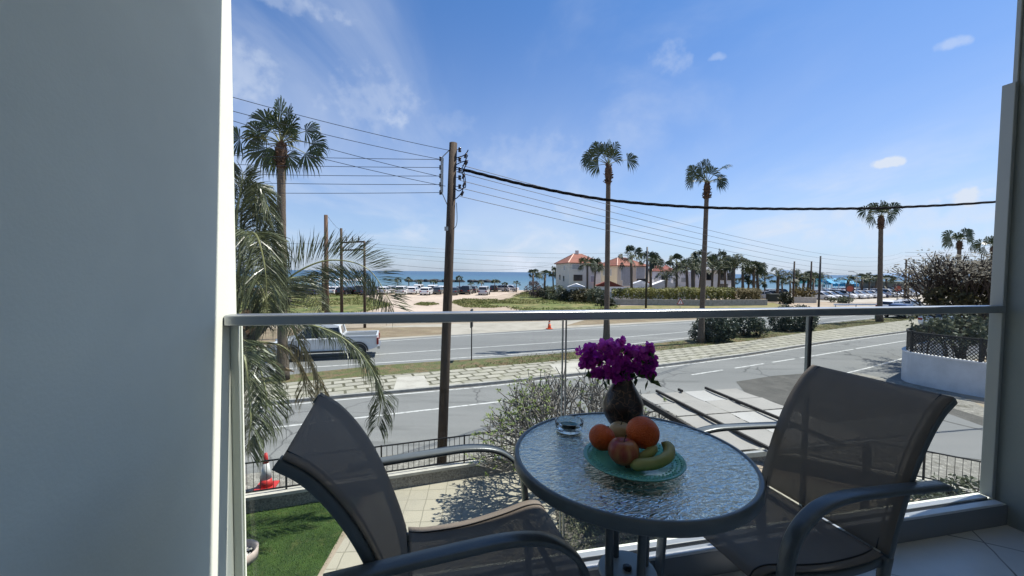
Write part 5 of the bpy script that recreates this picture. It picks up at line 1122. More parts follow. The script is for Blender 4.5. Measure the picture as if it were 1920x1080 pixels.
# far hills and islet, breakwater
mb = MB()
def hill(mb, c, rx, ry, h, seed):
    n = 24; m_ = 6; vs = [(c[0], c[1], c[2] + h)]; fs = []
    for i in range(1, m_ + 1):
        for j in range(n):
            a = 2 * pi * j / n; q = i / m_; zz = h * (cos(q * pi / 2)) ** 1.2 * (1 + .35 * noise.noise(V((cos(a) * 2 + seed, sin(a) * 2, q * 2)))); vs.append((c[0] + rx * q * cos(a), c[1] + ry * q * sin(a), c[2] + zz * (0 if i == m_ else 1)))
    for j in range(n): fs.append((0, 1 + j, 1 + (j + 1) % n))
    for i in range(m_ - 1):
        for j in range(n): a = 1 + i * n + j; b = 1 + i * n + (j + 1) % n; fs.append((a, a + n, b + n, b))
    mb.add(vs, fs)
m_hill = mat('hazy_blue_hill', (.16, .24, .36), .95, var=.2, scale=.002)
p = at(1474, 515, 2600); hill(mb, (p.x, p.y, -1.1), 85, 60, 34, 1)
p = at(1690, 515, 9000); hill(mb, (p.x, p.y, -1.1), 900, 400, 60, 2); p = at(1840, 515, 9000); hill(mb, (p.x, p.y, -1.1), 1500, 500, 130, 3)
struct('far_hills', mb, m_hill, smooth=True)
bw = empty('breakwater', at(850, 530, 210), 0, 'line of dark breakwater rocks out in the sea', 'breakwater'); bl = bw.location.copy(); bl.z = -1; bw.location = bl
rg = random.Random(91); mb = MB()
def rock(mb, c, s_):
    mb.lathe([(.01, -s_ * .5), (s_, -.1 * s_), (s_ * .8, s_ * .45), (.01, s_ * .7)], c, 7, sx=rg.uniform(.8, 1.5), jitter=lambda a, z: .18 * sin(a * 3 + c[0]))
for k in range(230):
    px = rg.uniform(757, 938); q = at(px, 530, 210 + rg.uniform(-3, 3))
    if noise.noise(V((px * .06, 3, 0))) < -.32: continue
    rock(mb, (q.x - bl.x, q.y - bl.y, rg.uniform(-.1, .7)), rg.uniform(.7, 1.4))
for k in range(60):
    px = rg.uniform(1551, 1580); q = at(px, 524, 240 + rg.uniform(-3, 3)); rock(mb, (q.x - bl.x, q.y - bl.y, rg.uniform(0, 1.4)), rg.uniform(1.1, 2.0))
o = mb.build('rocks', m_rock, bw); o['kind'] = 'stuff'
# blue awnings
def awning(px0, px1, Y, z, m, label, name='beach_bar_awning', pitch=1.2, dep=6):
    a = at(px0, 540, Y); b = at(px1, 540, Y); root = empty(name, ((a.x + b.x) / 2, Y, 0), 0, label, 'awning'); w = b.x - a.x; n = 12; mb = MB(); vs = []
    for i in range(n + 1):
        x = -w / 2 + w * i / n; s_ = .25 * (i % 2)
        vs += [(x, -dep / 2, z - s_ * .5), (x, 0, z + pitch - s_ * .4), (x, dep / 2, z - s_ * .5)]
    mb.add(vs, [(i * 3 + k, i * 3 + 3 + k, i * 3 + 4 + k, i * 3 + 1 + k) for i in range(n) for k in (0, 1)]); mb.build('canopy', m, root)
    mb = MB()
    for i in range(n): x = -w / 2 + w * i / n; mb.add([(x, -dep / 2 - .01, z - .1), (x + w / n, -dep / 2 - .01, z - .1), (x + w / n, -dep / 2 - .01, z - .55), (x + w / n / 2, -dep / 2 - .01, z - .7), (x, -dep / 2 - .01, z - .55)], [(0, 1, 2, 3, 4)])
    mb.build('valance', m, root)
    mb = MB()
    for i in range(0, n + 1, 3):
        for yy in (-dep / 2, dep / 2): x = -w / 2 + w * i / n; mb.tube([(x, yy, 0), (x, yy, z - .1)], .07, 6)
    mb.build('poles', m_sign_white, root); return root
awning(1541, 1590, 95, 2.6, m_awning, 'bright cyan beach bar awning beyond the parked cars')
awning(1502, 1528, 92, 2.5, m_teal, 'dark teal awning behind the two short poles')
awning(1528, 1541, 98, 2.9, m_awning, 'narrow cyan awning adjoining the teal one', dep=4)
for i, (x0, x1) in enumerate(((568, 590), (600, 622), (630, 655), (660, 690))):
    a = at((x0 + x1) / 2, 540, 93); w = (x1 - x0) * 93 / 760
    root = empty('beach_tent', (a.x, 93, 0), 0, 'white peaked beach tent, %s from the left behind the feather palm' % sn[i], 'tent', 'white tents by the beach'); mb = MB(); h = 2.2
    mb.add([(-w / 2, -1.8, h), (w / 2, -1.8, h), (w / 2, 1.8, h), (-w / 2, 1.8, h), (0, 0, h + .8)], [(0, 1, 4), (1, 2, 4), (2, 3, 4), (3, 0, 4)]); mb.build('roof', m_tent, root)
    mb = MB(); [mb.tube([(x, y, 0), (x, y, h)], .06, 6) for x in (-w / 2, w / 2) for y in (-1.8, 1.8)]; mb.build('poles', m_sign_white, root)
p = at(1640, 540, 100); p.z = 0
hs_ = empty('beach_kiosk', p, 0, 'long low grey green beach building right of the palms', 'building')
mb = MB(); mb.box((8, 0, 1.4), (26, 5, 2.8)); mb.build('wall', mat('kiosk_grey', (.12, .14, .13), .8, var=.2, scale=.4), hs_); mb = MB(); mb.box((8, 0, 2.95), (27, 6, .25)); mb.build('roof', mat('kiosk_roof', (.14, .17, .15), .8), hs_)
mb = MB(); [mb.box((x, -2.53, 1.3), (2, .05, 1.4)) for x in (-2, 3, 8, 13, 18)]; mb.build('openings', m_window, hs_)

# ------------------------------------------------------------------ cars
def car_proto(kind, L_=4.3, W_=1.78, H_=1.48):
    root = empty('parked_car', (0, 0, 0))
    k = L_ / 4.3
    if kind == 'suv': H_ = 1.72
    hb = .95 if kind != 'suv' else 1.05
    low = [(-2.1, .32), (-2.14, .55), (-2.08, hb - .05), (-1.95, hb + .0), (.9, hb + .02), (1.45, hb - .06), (2.0, hb - .2), (2.14, .6), (2.12, .3), (1.75, .24), (-1.75, .24)]
    if kind == 'hatch': top = [(-1.98, hb), (-1.72, H_ - .16), (-1.45, H_ - .03), (.1, H_), (.45, H_ - .08), (1.15, hb + .01)]
    elif kind == 'suv': top = [(-2.0, hb), (-1.85, H_ - .14), (-1.6, H_ - .02), (.25, H_), (.6, H_ - .08), (1.2, hb + .01)]
    else: top = [(-1.55, hb), (-.95, H_ - .12), (-.6, H_ - .02), (.2, H_), (.5, H_ - .08), (1.2, hb + .01)]
    low = [(x * k, z) for x, z in low]; top = [(x * k, z) for x, z in top]
    hw = W_ / 2
    def wf(x, z): return hw * (1 - .05 * max(0, (abs(x) - 1.5 * k) / (.64 * k)) ** 1 * 1.6) * (.95 if z < .35 else 1)
    mb = MB(); mb.side(low, wf); o = mb.build('body', m_car['white'], root); bevel(o, .05, 2, 25)
    def wt(x, z): return hw * (.93 - .20 * (z - hb) / (H_ - hb))
    mb = MB(); mb.side(top, wt); g = mb.build('windows', m_car_glass, root)
    zr = H_ - .10; rp = [p for p in top if p[1] >= H_ - .17]
    roof = [(rp[0][0] - .02, rp[0][1] - .0)] + [(x, z + .015) for x, z in rp] + [(rp[-1][0] + .02, rp[-1][1] - .02)]
    mb = MB(); mb.side(roof + [(rp[-1][0] - .1, H_ - .13), (rp[0][0] + .1, H_ - .13)], lambda x, z: wt(x, z) + .015)
    for (a, b) in ((0, 1), (len(top) - 1, len(top) - 2)):
        for s_ in (-1, 1):
            A_ = V((top[a][0], s_ * (wt(*top[a]) + .005), top[a][1])); B_ = V((top[b][0], s_ * (wt(*top[b]) + .005), top[b][1])); mb.beam(A_, B_, .07, .05)
    for s_ in (-1, 1): x = -.25 * k; mb.beam((x, s_ * (wt(0, hb) + .006), hb), (x, s_ * (wt(0, H_ - .1) + .006), H_ - .1), .07, .03)
    mb.build('roof', m_car['white'], root)
    for sx in (-1, 1):
        for sy in (-1, 1):
            mb = MB(); c = V((sx * 1.33 * k, sy * (hw - .09), .32)); n = 16; vs = []
            for yy in (-.11, .11):
                for rr in (.32,): vs += [c + V((rr * cos(2 * pi * i / n), yy, rr * sin(2 * pi * i / n))) for i in range(n)]
            mb.add(vs, [(i, (i + 1) % n, n + (i + 1) % n, n + i) for i in range(n)] + [tuple(range(n)), tuple(reversed(range(n, 2 * n)))])
            w_ = mb.build('wheel', m_tyre, root)
            mb = MB(); yy = c.y + sy * .112; mb.add([(c.x + .19 * cos(2 * pi * i / 12), yy, c.z + .19 * sin(2 * pi * i / 12)) for i in range(12)], [tuple(range(12))]); mb.build('rim', m_rim, w_)
    for sy in (-1, 1):
        mb = MB(); mb.box((2.05 * k, sy * (hw - .25), .68), (.14, .36, .16)); mb.build('headlight', m_rim, root)
        mb = MB(); mb.box((-2.08 * k, sy * (hw - .22), .78), (.12, .3, .18)); mb.build('tail_light', m_tail, root)
    return root
cprotos = {}
# meshes per colour
def new_car(kind, colr, loc, rz, label, group):
    key = (kind, colr)
    if key in cprotos: o = copy_tree(cprotos[key])
    else:
        base = [k for k in cprotos if k[0] == kind]
        if base:
            o = copy_tree(cprotos[base[0]])
            for ch in [x for x in list(C.objects) if x.parent == o]:
                if ch.name.split('.')[0] in ('body', 'roof'):
                    ch.data = ch.data.copy(); ch.data.materials[0] = m_car[colr]
        else:
            o = car_proto(kind)
            for ch in [x for x in list(C.objects) if x.parent == o]:
                if ch.name.split('.')[0] in ('body', 'roof'): ch.data.materials[0] = m_car[colr]
        cprotos[key] = o
    o.location = loc; o.rotation_euler = (0, 0, rz); tag(o, label, 'car', group); return o
kn = {'hatch': 'hatchback', 'suv': 'tall estate car', 'sedan': 'saloon car'}
rg = random.Random(101)
G1 = 'cars parked in the row along the beach'
shore = [(722, 'white', 'hatch'), (733, 'silver', 'hatch'), (754, 'white', 'suv'), (766, 'silver', 'hatch'), (776, 'white', 'hatch'), (786, 'white', 'suv'), (801, 'white', 'hatch'), (813, 'white', 'suv'), (822, 'dark grey', 'hatch'), (831, 'white', 'hatch'),
         (852, 'dark grey', 'sedan'), (864, 'black', 'hatch'), (876, 'black', 'suv'), (887, 'dark grey', 'hatch'), (908, 'silver', 'suv'), (926, 'black', 'hatch'), (940, 'pale grey', 'hatch'), (955, 'pale grey', 'sedan')]
num = lambda i: sn[i] if i < len(sn) else ('number %d' % (i + 1))
for i, (x, c, k) in enumerate(shore):
    yb = [551.5, 549, 553, 550][i % 4] if x < 920 else 546.5
    g = G(x, yb); new_car(k, c, (g.x, g.y, .02), R_(90) + rg.uniform(-.10, .04) + (1.3 if x > 930 else 0), '%s %s, %s from left in the beach row right of the palm' % (c, kn[k], num(i)), G1)
for i, (x, c, k) in enumerate([(563, 'black', 'suv'), (580, 'dark grey', 'hatch'), (592, 'dark blue', 'suv'), (612, 'white', 'hatch'), (628, 'white', 'sedan'), (648, 'black', 'hatch'), (662, 'dark blue', 'hatch'), (676, 'black', 'suv'), (690, 'dark blue', 'hatch'), (706, 'black', 'sedan')]):
    g = G(x, 551 + (i % 3)); new_car(k, c, (g.x, g.y, .02), R_(90) + rg.uniform(-.3, .3), '%s %s, %s from left behind the feather palm fronds' % (c, kn[k], num(i)), G1)
G2 = 'cars in the parking area on the right'
rows_ = [(560, [(1430, 'white', 'sedan'), (1446, 'dark grey', 'hatch')], 'by the hedge end, %s from the left', 73),
         (553, [(1440, 'white', 'hatch'), (1456, 'black', 'hatch')], 'behind the waste container, %s from the left', 84),
         (557.5, [(1538, 'white', 'sedan'), (1553, 'white', 'hatch'), (1566, 'dark grey', 'sedan'), (1580, 'white', 'suv'), (1597, 'white', 'hatch'), (1609, 'white', 'hatch'), (1621, 'silver', 'sedan'), (1633, 'white', 'sedan'), (1645, 'dark blue', 'hatch'), (1660, 'white', 'suv'), (1673, 'white', 'sedan'), (1686, 'white', 'hatch'), (1700, 'silver', 'suv')], 'in the front car park row, %s from left', 73),
         (552, [(1534, 'white', 'hatch'), (1546, 'black', 'sedan'), (1558, 'silver', 'hatch'), (1571, 'white', 'sedan'), (1584, 'red', 'hatch'), (1598, 'white', 'suv'), (1611, 'dark blue', 'sedan'), (1624, 'white', 'sedan'), (1637, 'silver', 'hatch'), (1651, 'white', 'hatch'), (1668, 'black', 'suv'), (1682, 'white', 'sedan')], 'in the middle car park row, %s from left', 82),
         (548, [(1552, 'white', 'hatch'), (1564, 'red', 'hatch'), (1577, 'dark grey', 'hatch'), (1590, 'white', 'hatch'), (1604, 'silver', 'sedan'), (1618, 'black', 'sedan'), (1631, 'white', 'suv'), (1645, 'white', 'hatch'), (1659, 'white', 'sedan'), (1676, 'silver', 'hatch')], 'in the back car park row, %s from left', 91)]
for yb, lst, txt, Y in rows_:
    for i, (x, c, k) in enumerate(lst):
        Yc = Y + (1.25 * i if len(lst) > 2 else 2.5 * i); p = at(x, 550, Yc); new_car(k, c, (p.x, Yc, .02), (R_(-61) if len(lst) > 2 else R_(150)) + rg.uniform(-.05, .05), '%s %s %s' % (c, kn[k], txt % num(i)), G2)
p = G(1668, 583); new_car('hatch', 'white', (p.x - 1, 50, .01), R_(25), 'white hatchback driving on the main road, just right of the verge palm', 'cars on the main road')
p = G(1700, 580); new_car('hatch', 'silver', (at(1706, 575, 52).x, 52, .01), R_(25), 'silver hatchback on the main road behind the flowering tree', 'cars on the main road')
new_car('sedan', 'dark blue', (at(1692, 590, 43.5).x, 43.5, .01), R_(25), 'dark blue saloon on the main road, half hidden by the handrail', 'cars on the main road')
new_car('hatch', 'white', (27.0, 20.6, .01), R_(15), 'white hatchback behind the white boundary wall at the right', 'cars behind the boundary wall')
new_car('sedan', 'silver', (30.5, 23.4, .01), R_(15), 'silver saloon parked behind the white hatchback at the right', 'cars behind the boundary wall')
new_car('suv', 'black', (31.5, 27.5, .01), R_(15), 'black estate car beyond the trees at the right', 'cars behind the boundary wall')
new_car('suv', 'white', (37.5, 35.0, .01), R_(20), 'white estate car far behind the boundary wall trees', 'cars behind the boundary wall')

# pickup truck ---------------------------------------------------------
tk = empty('pickup_truck', (-9.6, 20.9, 0.005), R_(180 + 16), 'white double cab pickup truck driving left on the main road', 'pickup truck')
hw = .92; wfp = lambda x, z: hw * (1 - .06 * max(0, (abs(x) - 1.9) / .6))
mb = MB(); mb.side([(-2.55, .55), (-2.58, .75), (-2.55, 1.10), (-.75, 1.12), (1.25, 1.10), (1.7, 1.06), (2.35, .92), (2.5, .75), (2.5, .45), (2.2, .38), (-2.2, .45)], wfp)
o = mb.build('body', m_car['white'], tk); bevel(o, .05, 2, 25)
top = [(-.85, 1.11), (-.72, 1.66), (-.4, 1.74), (.45, 1.74), (.75, 1.66), (1.35, 1.12)]; wtp = lambda x, z: hw * (.95 - .16 * (z - 1.1) / .64)
mb = MB(); mb.side(top, wtp); mb.build('windows', m_car_glass, tk)
mb = MB(); mb.side([(-.74, 1.62), (-.72, 1.70), (-.4, 1.775), (.45, 1.775), (.77, 1.68), (.7, 1.60)], lambda x, z: wtp(x, z) + .02)
for a, b in (((-.86, 1.11), (-.72, 1.68)), ((1.35, 1.11), (.76, 1.67)), ((.2, 1.11), (.2, 1.68))):
    for s_ in (-1, 1): mb.beam((a[0], s_ * (wtp(*a) + .01), a[1]), (b[0], s_ * (wtp(*b) + .01), b[1]), .10, .06)
mb.beam((-.87, -.8, 1.16), (-.87, .8, 1.16), .08, .12); mb.build('roof', m_car['white'], tk)
mb = MB(); mb.box((-1.68, 0, 1.124), (1.55, 1.50, .012)); mb.build('bed_cover', mat('grey_bed_liner', (.10, .11, .12), .7), tk)
mb = MB(); [mb.box((-1.68, s_ * .86, 1.15), (1.72, .10, .07)) for s_ in (-1, 1)]; mb.box((-2.52, 0, 1.14), (.08, 1.7, .07)); mb.build('bed_rail', m_car['white'], tk)
for sx_ in (-1.62, 1.52):
    for sy in (-1, 1):
        n = 24; mb = MB(); c = V((sx_, sy * .82, .39)); vs = [c + V((.39 * cos(2 * pi * i / n), yy, .39 * sin(2 * pi * i / n))) for yy in (-.13, .13) for i in range(n)]
        mb.add(vs, [(i, (i + 1) % n, n + (i + 1) % n, n + i) for i in range(n)] + [tuple(range(n)), tuple(reversed(range(n, 2 * n)))]); w_ = mb.build('wheel', m_tyre, tk)
        mb = MB(); mb.add([(c.x + .23 * cos(2 * pi * i / 16), c.y + sy * .132, c.z + .23 * sin(2 * pi * i / 16)) for i in range(16)], [tuple(range(16))]); mb.build('rim', m_rim, w_)
        mb = MB(); mb.sweep([(sx_ + .46 * cos(R_(a)), .39 + .46 * sin(R_(a))) for a in range(0, 181, 15)], sy * .90, .03, .03); mb.build('wheel_arch', m_black, tk)
for sy in (-1, 1):
    mb = MB(); mb.box((-2.56, sy * .84, .88), (.10, .16, .34)); mb.build('tail_light', m_tail, tk)
    mb = MB(); mb.box((2.42, sy * .7, .82), (.16, .36, .16)); mb.build('headlight', m_rim, tk)
mb = MB(); mb.box((-2.60, 0, .52), (.12, 1.5, .14)); mb.build('rear_bumper', m_rim, tk)
mb = MB(); mb.side([(-.9, .40), (-.9, .48), (1.0, .48), (1.0, .40)], lambda x, z: .95); mb.build('side_step', m_black, tk)

# ------------------------------------------------------------------ poles and wires
pb_ = G(828, 872); pt_ = at(850, 268, pb_.y)
up = empty('utility_pole', pb_, 0, 'tall dark timber utility pole beside the garden fence, carrying many wires', 'utility pole')
mb = MB(); mb.tube([V((0, 0, 0)), (pt_ - pb_) * .33, (pt_ - pb_) * .66, pt_ - pb_], [.115, .108, .10, .088], 14); mb.build('pole', m_pole, up, smooth=True)
Yp = pb_.y
def Q(x, y, dy=0): return at(x, y, Yp + dy) - pb_
mb = MB(); mb.tube([Q(847, 277), Q(830, 294), Q(829, 300)], .012, 6); mb.tube([Q(829, 296), Q(828, 361)], .034, 8); mb.tube([Q(828, 360), Q(842, 392)], .011, 6); mb.build('bracket', m_conduit, up)
for y in (298, 314, 330, 346, 361):
    mb = MB(); c = Q(826, y); mb.lathe([(.01, -.05), (.03, -.045), (.03, -.015), (.018, 0), (.03, .015), (.03, .045), (.01, .05)], c, 10); mb.build('insulator', m_insul, up, smooth=True)
for y in (281, 299, 318, 333, 350):
    mb = MB(); c = Q(862, y); mb.tube([Q(852, y - 1), c], .008, 5); mb.lathe([(.01, -.05), (.035, -.045), (.035, -.015), (.02, 0), (.035, .015), (.035, .045), (.01, .05)], c, 10); mb.build('insulator', m_insul, up, smooth=True)
for pts in ([(855, 296), (866, 293), (873, 289), (878, 281)], [(855, 309), (865, 304), (878, 301)], [(877, 291), (868, 312), (866, 320), (869, 334), (870, 345), (866, 360), (858, 370), (853, 373)], [(877, 304), (870, 318), (872, 333), (873, 350), (869, 352)], [(852, 353), (861, 358), (870, 351)], [(872, 318), (866, 324), (857, 322)], [(854, 313), (863, 316), (872, 318)]):
    mb = MB(); mb.tube(catmull([Q(x, y, -.08) for x, y in pts], 4), .011, 6); mb.build('jumper_cable', m_cable, up)
for x, y in ((873, 292), (874, 305), (869, 331), (870, 346), (867, 363)):
    mb = MB(); c = Q(x, y, -.08); mb.tube([c + V((-.02, 0, -.05)), c + V((.02, 0, .05))], .026, 7); mb.build('fuse', m_insul, up, smooth=True)
mb = MB(); mb.tube(catmull([Q(856, 380, -.1), Q(857, 410, -.1), Q(855, 424, -.1), Q(849, 430, -.1)], 5), .007, 5); mb.build('loose_cable', m_cable, up)
mb = MB(); mb.box(Q(838, 429, -.05), (.10, .08, .09)); mb.build('junction_box', m_conduit, up)

def simple_pole(px, ytop, ybase, r, m, label, Y=None, bars=(), group='timber poles across the main road'):
    b = G(px, ybase) if Y is None else at(px, ybase, Y); b.z = 0; t = at(px - (.0094 + (px - 960) * 30 / 577600) * -(ybase - ytop) * 1.0, ytop, b.y); root = empty('utility_pole', b, 0, label, 'utility pole', group)
    mb = MB(); mb.tube([V((0, 0, 0)), V((0, 0, (t - b).z * .5)), V(((t - b).x * .0, 0, (t - b).z))], [r * 1.1, r, r * .8], 10); mb.build('pole', m, root, smooth=True)
    return root, b, t
simple_pole(613, 403, 632, .145, m_pole2, 'thick brown timber pole, tallest of the left cluster')
simple_pole(606, 488, 583, .14, m_pole, 'shorter dark pole just left of the thick brown pole')
r1, b1, t1 = simple_pole(641, 428, 610, .12, m_pole, 'left pole of the pair joined by crossbars')
r2, b2_, t2 = simple_pole(684, 452, 615, .10, m_pole, 'right pole of the pair joined by crossbars')
hf = empty('pole_crossbars', (b1.x, b1.y, 0), 0, 'two timber crossbars with insulators joining the paired poles', 'crossbar')
for dz in (0, -.62):
    mb = MB(); a = V((b1.x, b1.y - .15, t2.z - .05 + dz)); b = V((b2_.x, b2_.y - .05, t2.z - .05 + dz)); mb.beam(a - V((b1.x, b1.y, 0)), b - V((b1.x, b1.y, 0)), .1, .12); mb.build('crossbar', m_pole, hf)
for f in (.25, .52, .78):
    mb = MB(); p = a.lerp(b, f); p = V((p.x - b1.x, p.y - b1.y, t2.z + .02)); mb.lathe([(.02, 0), (.09, .1), (.05, .2), (.03, .38), (.01, .4)], p, 8); mb.build('insulator', m_insul, hf)
gs = 'slim poles near the houses and car park'
simple_pole(1211, 463, 578, .12, m_black, 'slim dark pole standing in front of the hedge', Y=52, group=gs)
simple_pole(1487, 490, 562, .14, m_pole, 'first of the two short poles by the olive hedge block', Y=64, group=gs)
simple_pole(1519, 490, 562, .14, m_pole, 'second of the two short poles by the olive hedge block', Y=66, group=gs)
simple_pole(1535, 480, 575, .12, m_black, 'thin dark pole left of the cyan awning', Y=53, group=gs)
simple_pole(1696, 487, 562, .17, m_pole, 'pole at the left edge of the pale flowering tree', Y=74, group=gs)
simple_pole(1702, 499, 562, .15, m_pole, 'shorter pole just right of the one beside the flowering tree', Y=82, group=gs)
def lamp(px, ytop, Y, label, arm=1):
    b = at(px, 560, Y); b.z = 0; t = at(px, ytop, Y); root = empty('street_lamp', b, 0, label, 'street lamp', 'slender street lamps by the car park')
    mb = MB(); mb.tube([V((0, 0, 0)), V((0, 0, t.z))], [.09, .06], 8); mb.build('pole', m_conduit, root)
    mb = MB(); mb.tube([V((0, 0, t.z)), V((arm * .8, 0, t.z + .25))], .05, 6); mb.build('arm', m_conduit, root)
    mb = MB(); mb.box((arm * 1.2, 0, t.z + .28), (1.0, .25, .12)); mb.build('lamp_head', m_conduit, root)
lamp(1605, 512, 82, 'street lamp above the palms right of the cyan awning', -1); lamp(1542, 514, 84, 'street lamp with arm just right of the thin dark pole', 1)

def wire(A_, B_, sag, r, label, name='power_line', group=None, m=m_wire, n=26):
    c = (A_ + B_) / 2; mb = MB(); pts = []
    for i in range(n + 1): t = i / n; pts.append(A_.lerp(B_, t) - V((0, 0, 4 * sag * t * (1 - t))) - c)
    mb.tube(pts, r, 5); return tag(mb.build(name, m, loc=c), label, 'power line', group)
gl_ = 'wires running left from the tall utility pole'
for i, (a, b) in enumerate((((440, 284), (825, 299)), ((440, 301), (825, 314)), ((440, 319), (825, 330)), ((475, 336), (825, 346)), ((487, 355), (825, 361)))):
    A_ = at(825, b[1], Yp); sl_ = (b[1] - a[1]) / (b[0] - a[0]); B_ = at(-200, b[1] - sl_ * 1025, Yp + .9)
    wire(A_, B_, .10, .0065, '%s from top of the five level wires left of the pole' % sn[i], group=gl_)
for i, (a, b) in enumerate((((439, 201), (848, 283)), ((440, 225), (832, 300)), ((439, 246), (825, 331)), ((440, 271), (835, 349)))):
    A_ = at(b[0], b[1], Yp); sl_ = (b[1] - a[1]) / (b[0] - a[0]) * 1.30; B_ = at(0, b[1] - sl_ * (b[0]) * 1.0 - 12, Yp - 3.2)
    wire(A_, B_, .12, .006, '%s from top of the four wires sloping up to the left past the palm crown' % sn[i], group=gl_)
gr_ = 'wires running right from the tall utility pole'
for i, (a, ye) in enumerate((((866, 310), 473), ((862, 324), 480), ((862, 338), 488), ((862, 352), 496), ((862, 368), 502))):
    A_ = at(a[0], a[1], Yp); B_ = at(1693, ye, 74); wire(A_, B_, 1.5, .0075 + .0, '%s from top of the five wires descending right to the far pole' % sn[i], group=gr_, n=60)
for i, ye in enumerate((473, 480, 488, 502)):
    wire(at(1697, ye, 74), at(2000, ye - 12, 82), .6, .02, '%s from top of the wires right of the far pole, behind the flowering tree' % sn[i], group='wires beyond the flowering tree')
gf = 'faint far wires over the sea'
for i, (ya, yb) in enumerate(((456, 484), (462, 489), (470, 496), (478, 500))):
    wire(at(684, ya, 32.5), at(1211, yb - 12 + 4 * i, 52), .5, .010, '%s from top of the faint wires from the paired poles to the slim dark pole' % sn[i], group=gf)
wire(at(641, 455, 32.5), at(430, 448, 30), .2, .01, 'faint wire leading left from the paired poles behind the palm', group=gf)
wire(at(684, 490, 32.5), at(1042, 494, 70), .9, .014, 'lowest faint wire sagging over the sea to the cream house', group=gf)
wire(at(614, 405, 27.6), at(639, 432, 32.4), .1, .01, 'short stay wire between the thick brown pole and its neighbour', group=gf)
# thick twisted cable
cp = catmull([at(868, 318, Yp), at(1000, 350, 9.55), at(1141, 375, 9.9), at(1300, 388, 10.3), at(1450, 391.5, 10.7), at(1600, 391, 11.3), at(1700, 388, 11.8), at(1870, 378, 12.6), at(2150, 352, 14)], 22)
c = cp[len(cp) // 2]; mb = MB()
for s_ in range(3):
    pts = []
    for i, p in enumerate(cp):
        t = (cp[min(i + 1, len(cp) - 1)] - cp[max(i - 1, 0)]).normalized(); x = t.cross(V((0, 0, 1))).normalized(); y = x.cross(t); a = i * .55 + 2 * pi * s_ / 3; pts.append(p - c + (x * cos(a) + y * sin(a)) * .017)
    mb.tube(pts, .021, 6)
tag(mb.build('overhead_cable', m_cable, loc=c, smooth=True), 'thick black twisted cable sagging right from the utility pole', 'cable')

# signs ------------------------------------------------------------------
b = G(884, 676); sg = empty('road_sign', b, 0, 'dark road sign seen edge on, right of the utility pole', 'road sign', 'road signs')
mb = MB(); mb.tube([(0, 0, 0), (0, 0, 2.35)], .03, 8); mb.build('post', m_black, sg); mb = MB(); mb.box((.0, 0, 2.15), (.09, .6, .9)); mb.build('sign_plate', m_black, sg)
for px, y0, y1, Y, lb in ((1592, 533, 572, 60, 'faded red board sign right of the cyan awning'), (1682, 533, 572, 62, 'faded red board sign just left of the far pole')):
    b = at(px, 560, Y); b.z = 0; rt = empty('billboard', b, 0, lb, 'sign', 'faded red signs by the car park'); t = at(px, y0, Y)
    mb = MB(); mb.tube([(0, 0, 0), (0, 0, t.z)], .05, 8); mb.build('post', m_black, rt)
    mb = MB(); mb.box((0, -.06, t.z - .55), (1.25, .06, 1.15)); o = mb.build('board', mat('dark_sign_board', (.06, .05, .05), .7), rt)
    mb = MB(); n = 20; mb.add([(.5 * cos(2 * pi * i / n), -.095, t.z - .65 + .42 * sin(2 * pi * i / n)) for i in range(n)], [tuple(range(n))]); mb.build('emblem', m_sign_red, rt)
b = at(1275, 580, 47); b.z = 0; ws = empty('warning_sign', b, 0, 'white triangular warning sign with red border before the hedge', 'road sign', 'road signs'); zt_ = at(1275, 559, 47).z
mb = MB(); mb.tube([(0, 0, 0), (0, 0, zt_)], .03, 8); mb.build('post', m_conduit, ws)
mb = MB(); mb.add([(-.42, -.04, zt_ - .72), (.42, -.04, zt_ - .72), (0, -.04, zt_)], [(0, 1, 2)]); mb.build('red_border', m_sign_red, ws)
mb = MB(); mb.add([(-.27, -.05, zt_ - .64), (.27, -.05, zt_ - .64), (0, -.05, zt_ - .18)], [(0, 1, 2)]); mb.build('sign_face', m_sign_white, ws)
mb = MB(); mb.box((0, -.06, zt_ - .45), (.06, .01, .22)); mb.box((0, -.06, zt_ - .6), (.06, .01, .05)); mb.build('symbol', m_black, ws)
b = at(1642, 590, 41.5); b.z = 0; mb = MB(); mb.box((0, 0, .5), (.14, .08, 1.0)); mb.box((0, 0, 1.06), (.10, .06, .12)); tag(mb.build('marker_post', mat('green_marker', (.05, .14, .09), .6), loc=b), 'thin green marker post beside the verge palm trunk', 'post')
b = at(1605, 573, 52); b.z = 0; br = empty('road_barrier', b, R_(8), 'low white roadside barrier beyond the main road', 'barrier'); mb = MB(); mb.box((0, 0, .75), (6.5, .08, .22)); mb.build('rail', m_sign_white, br)
for x in (-3, 0, 3):
    mb = MB(); mb.tube([(x, 0, 0), (x, 0, .8)], .06, 6); mb.build('post', m_conduit, br)

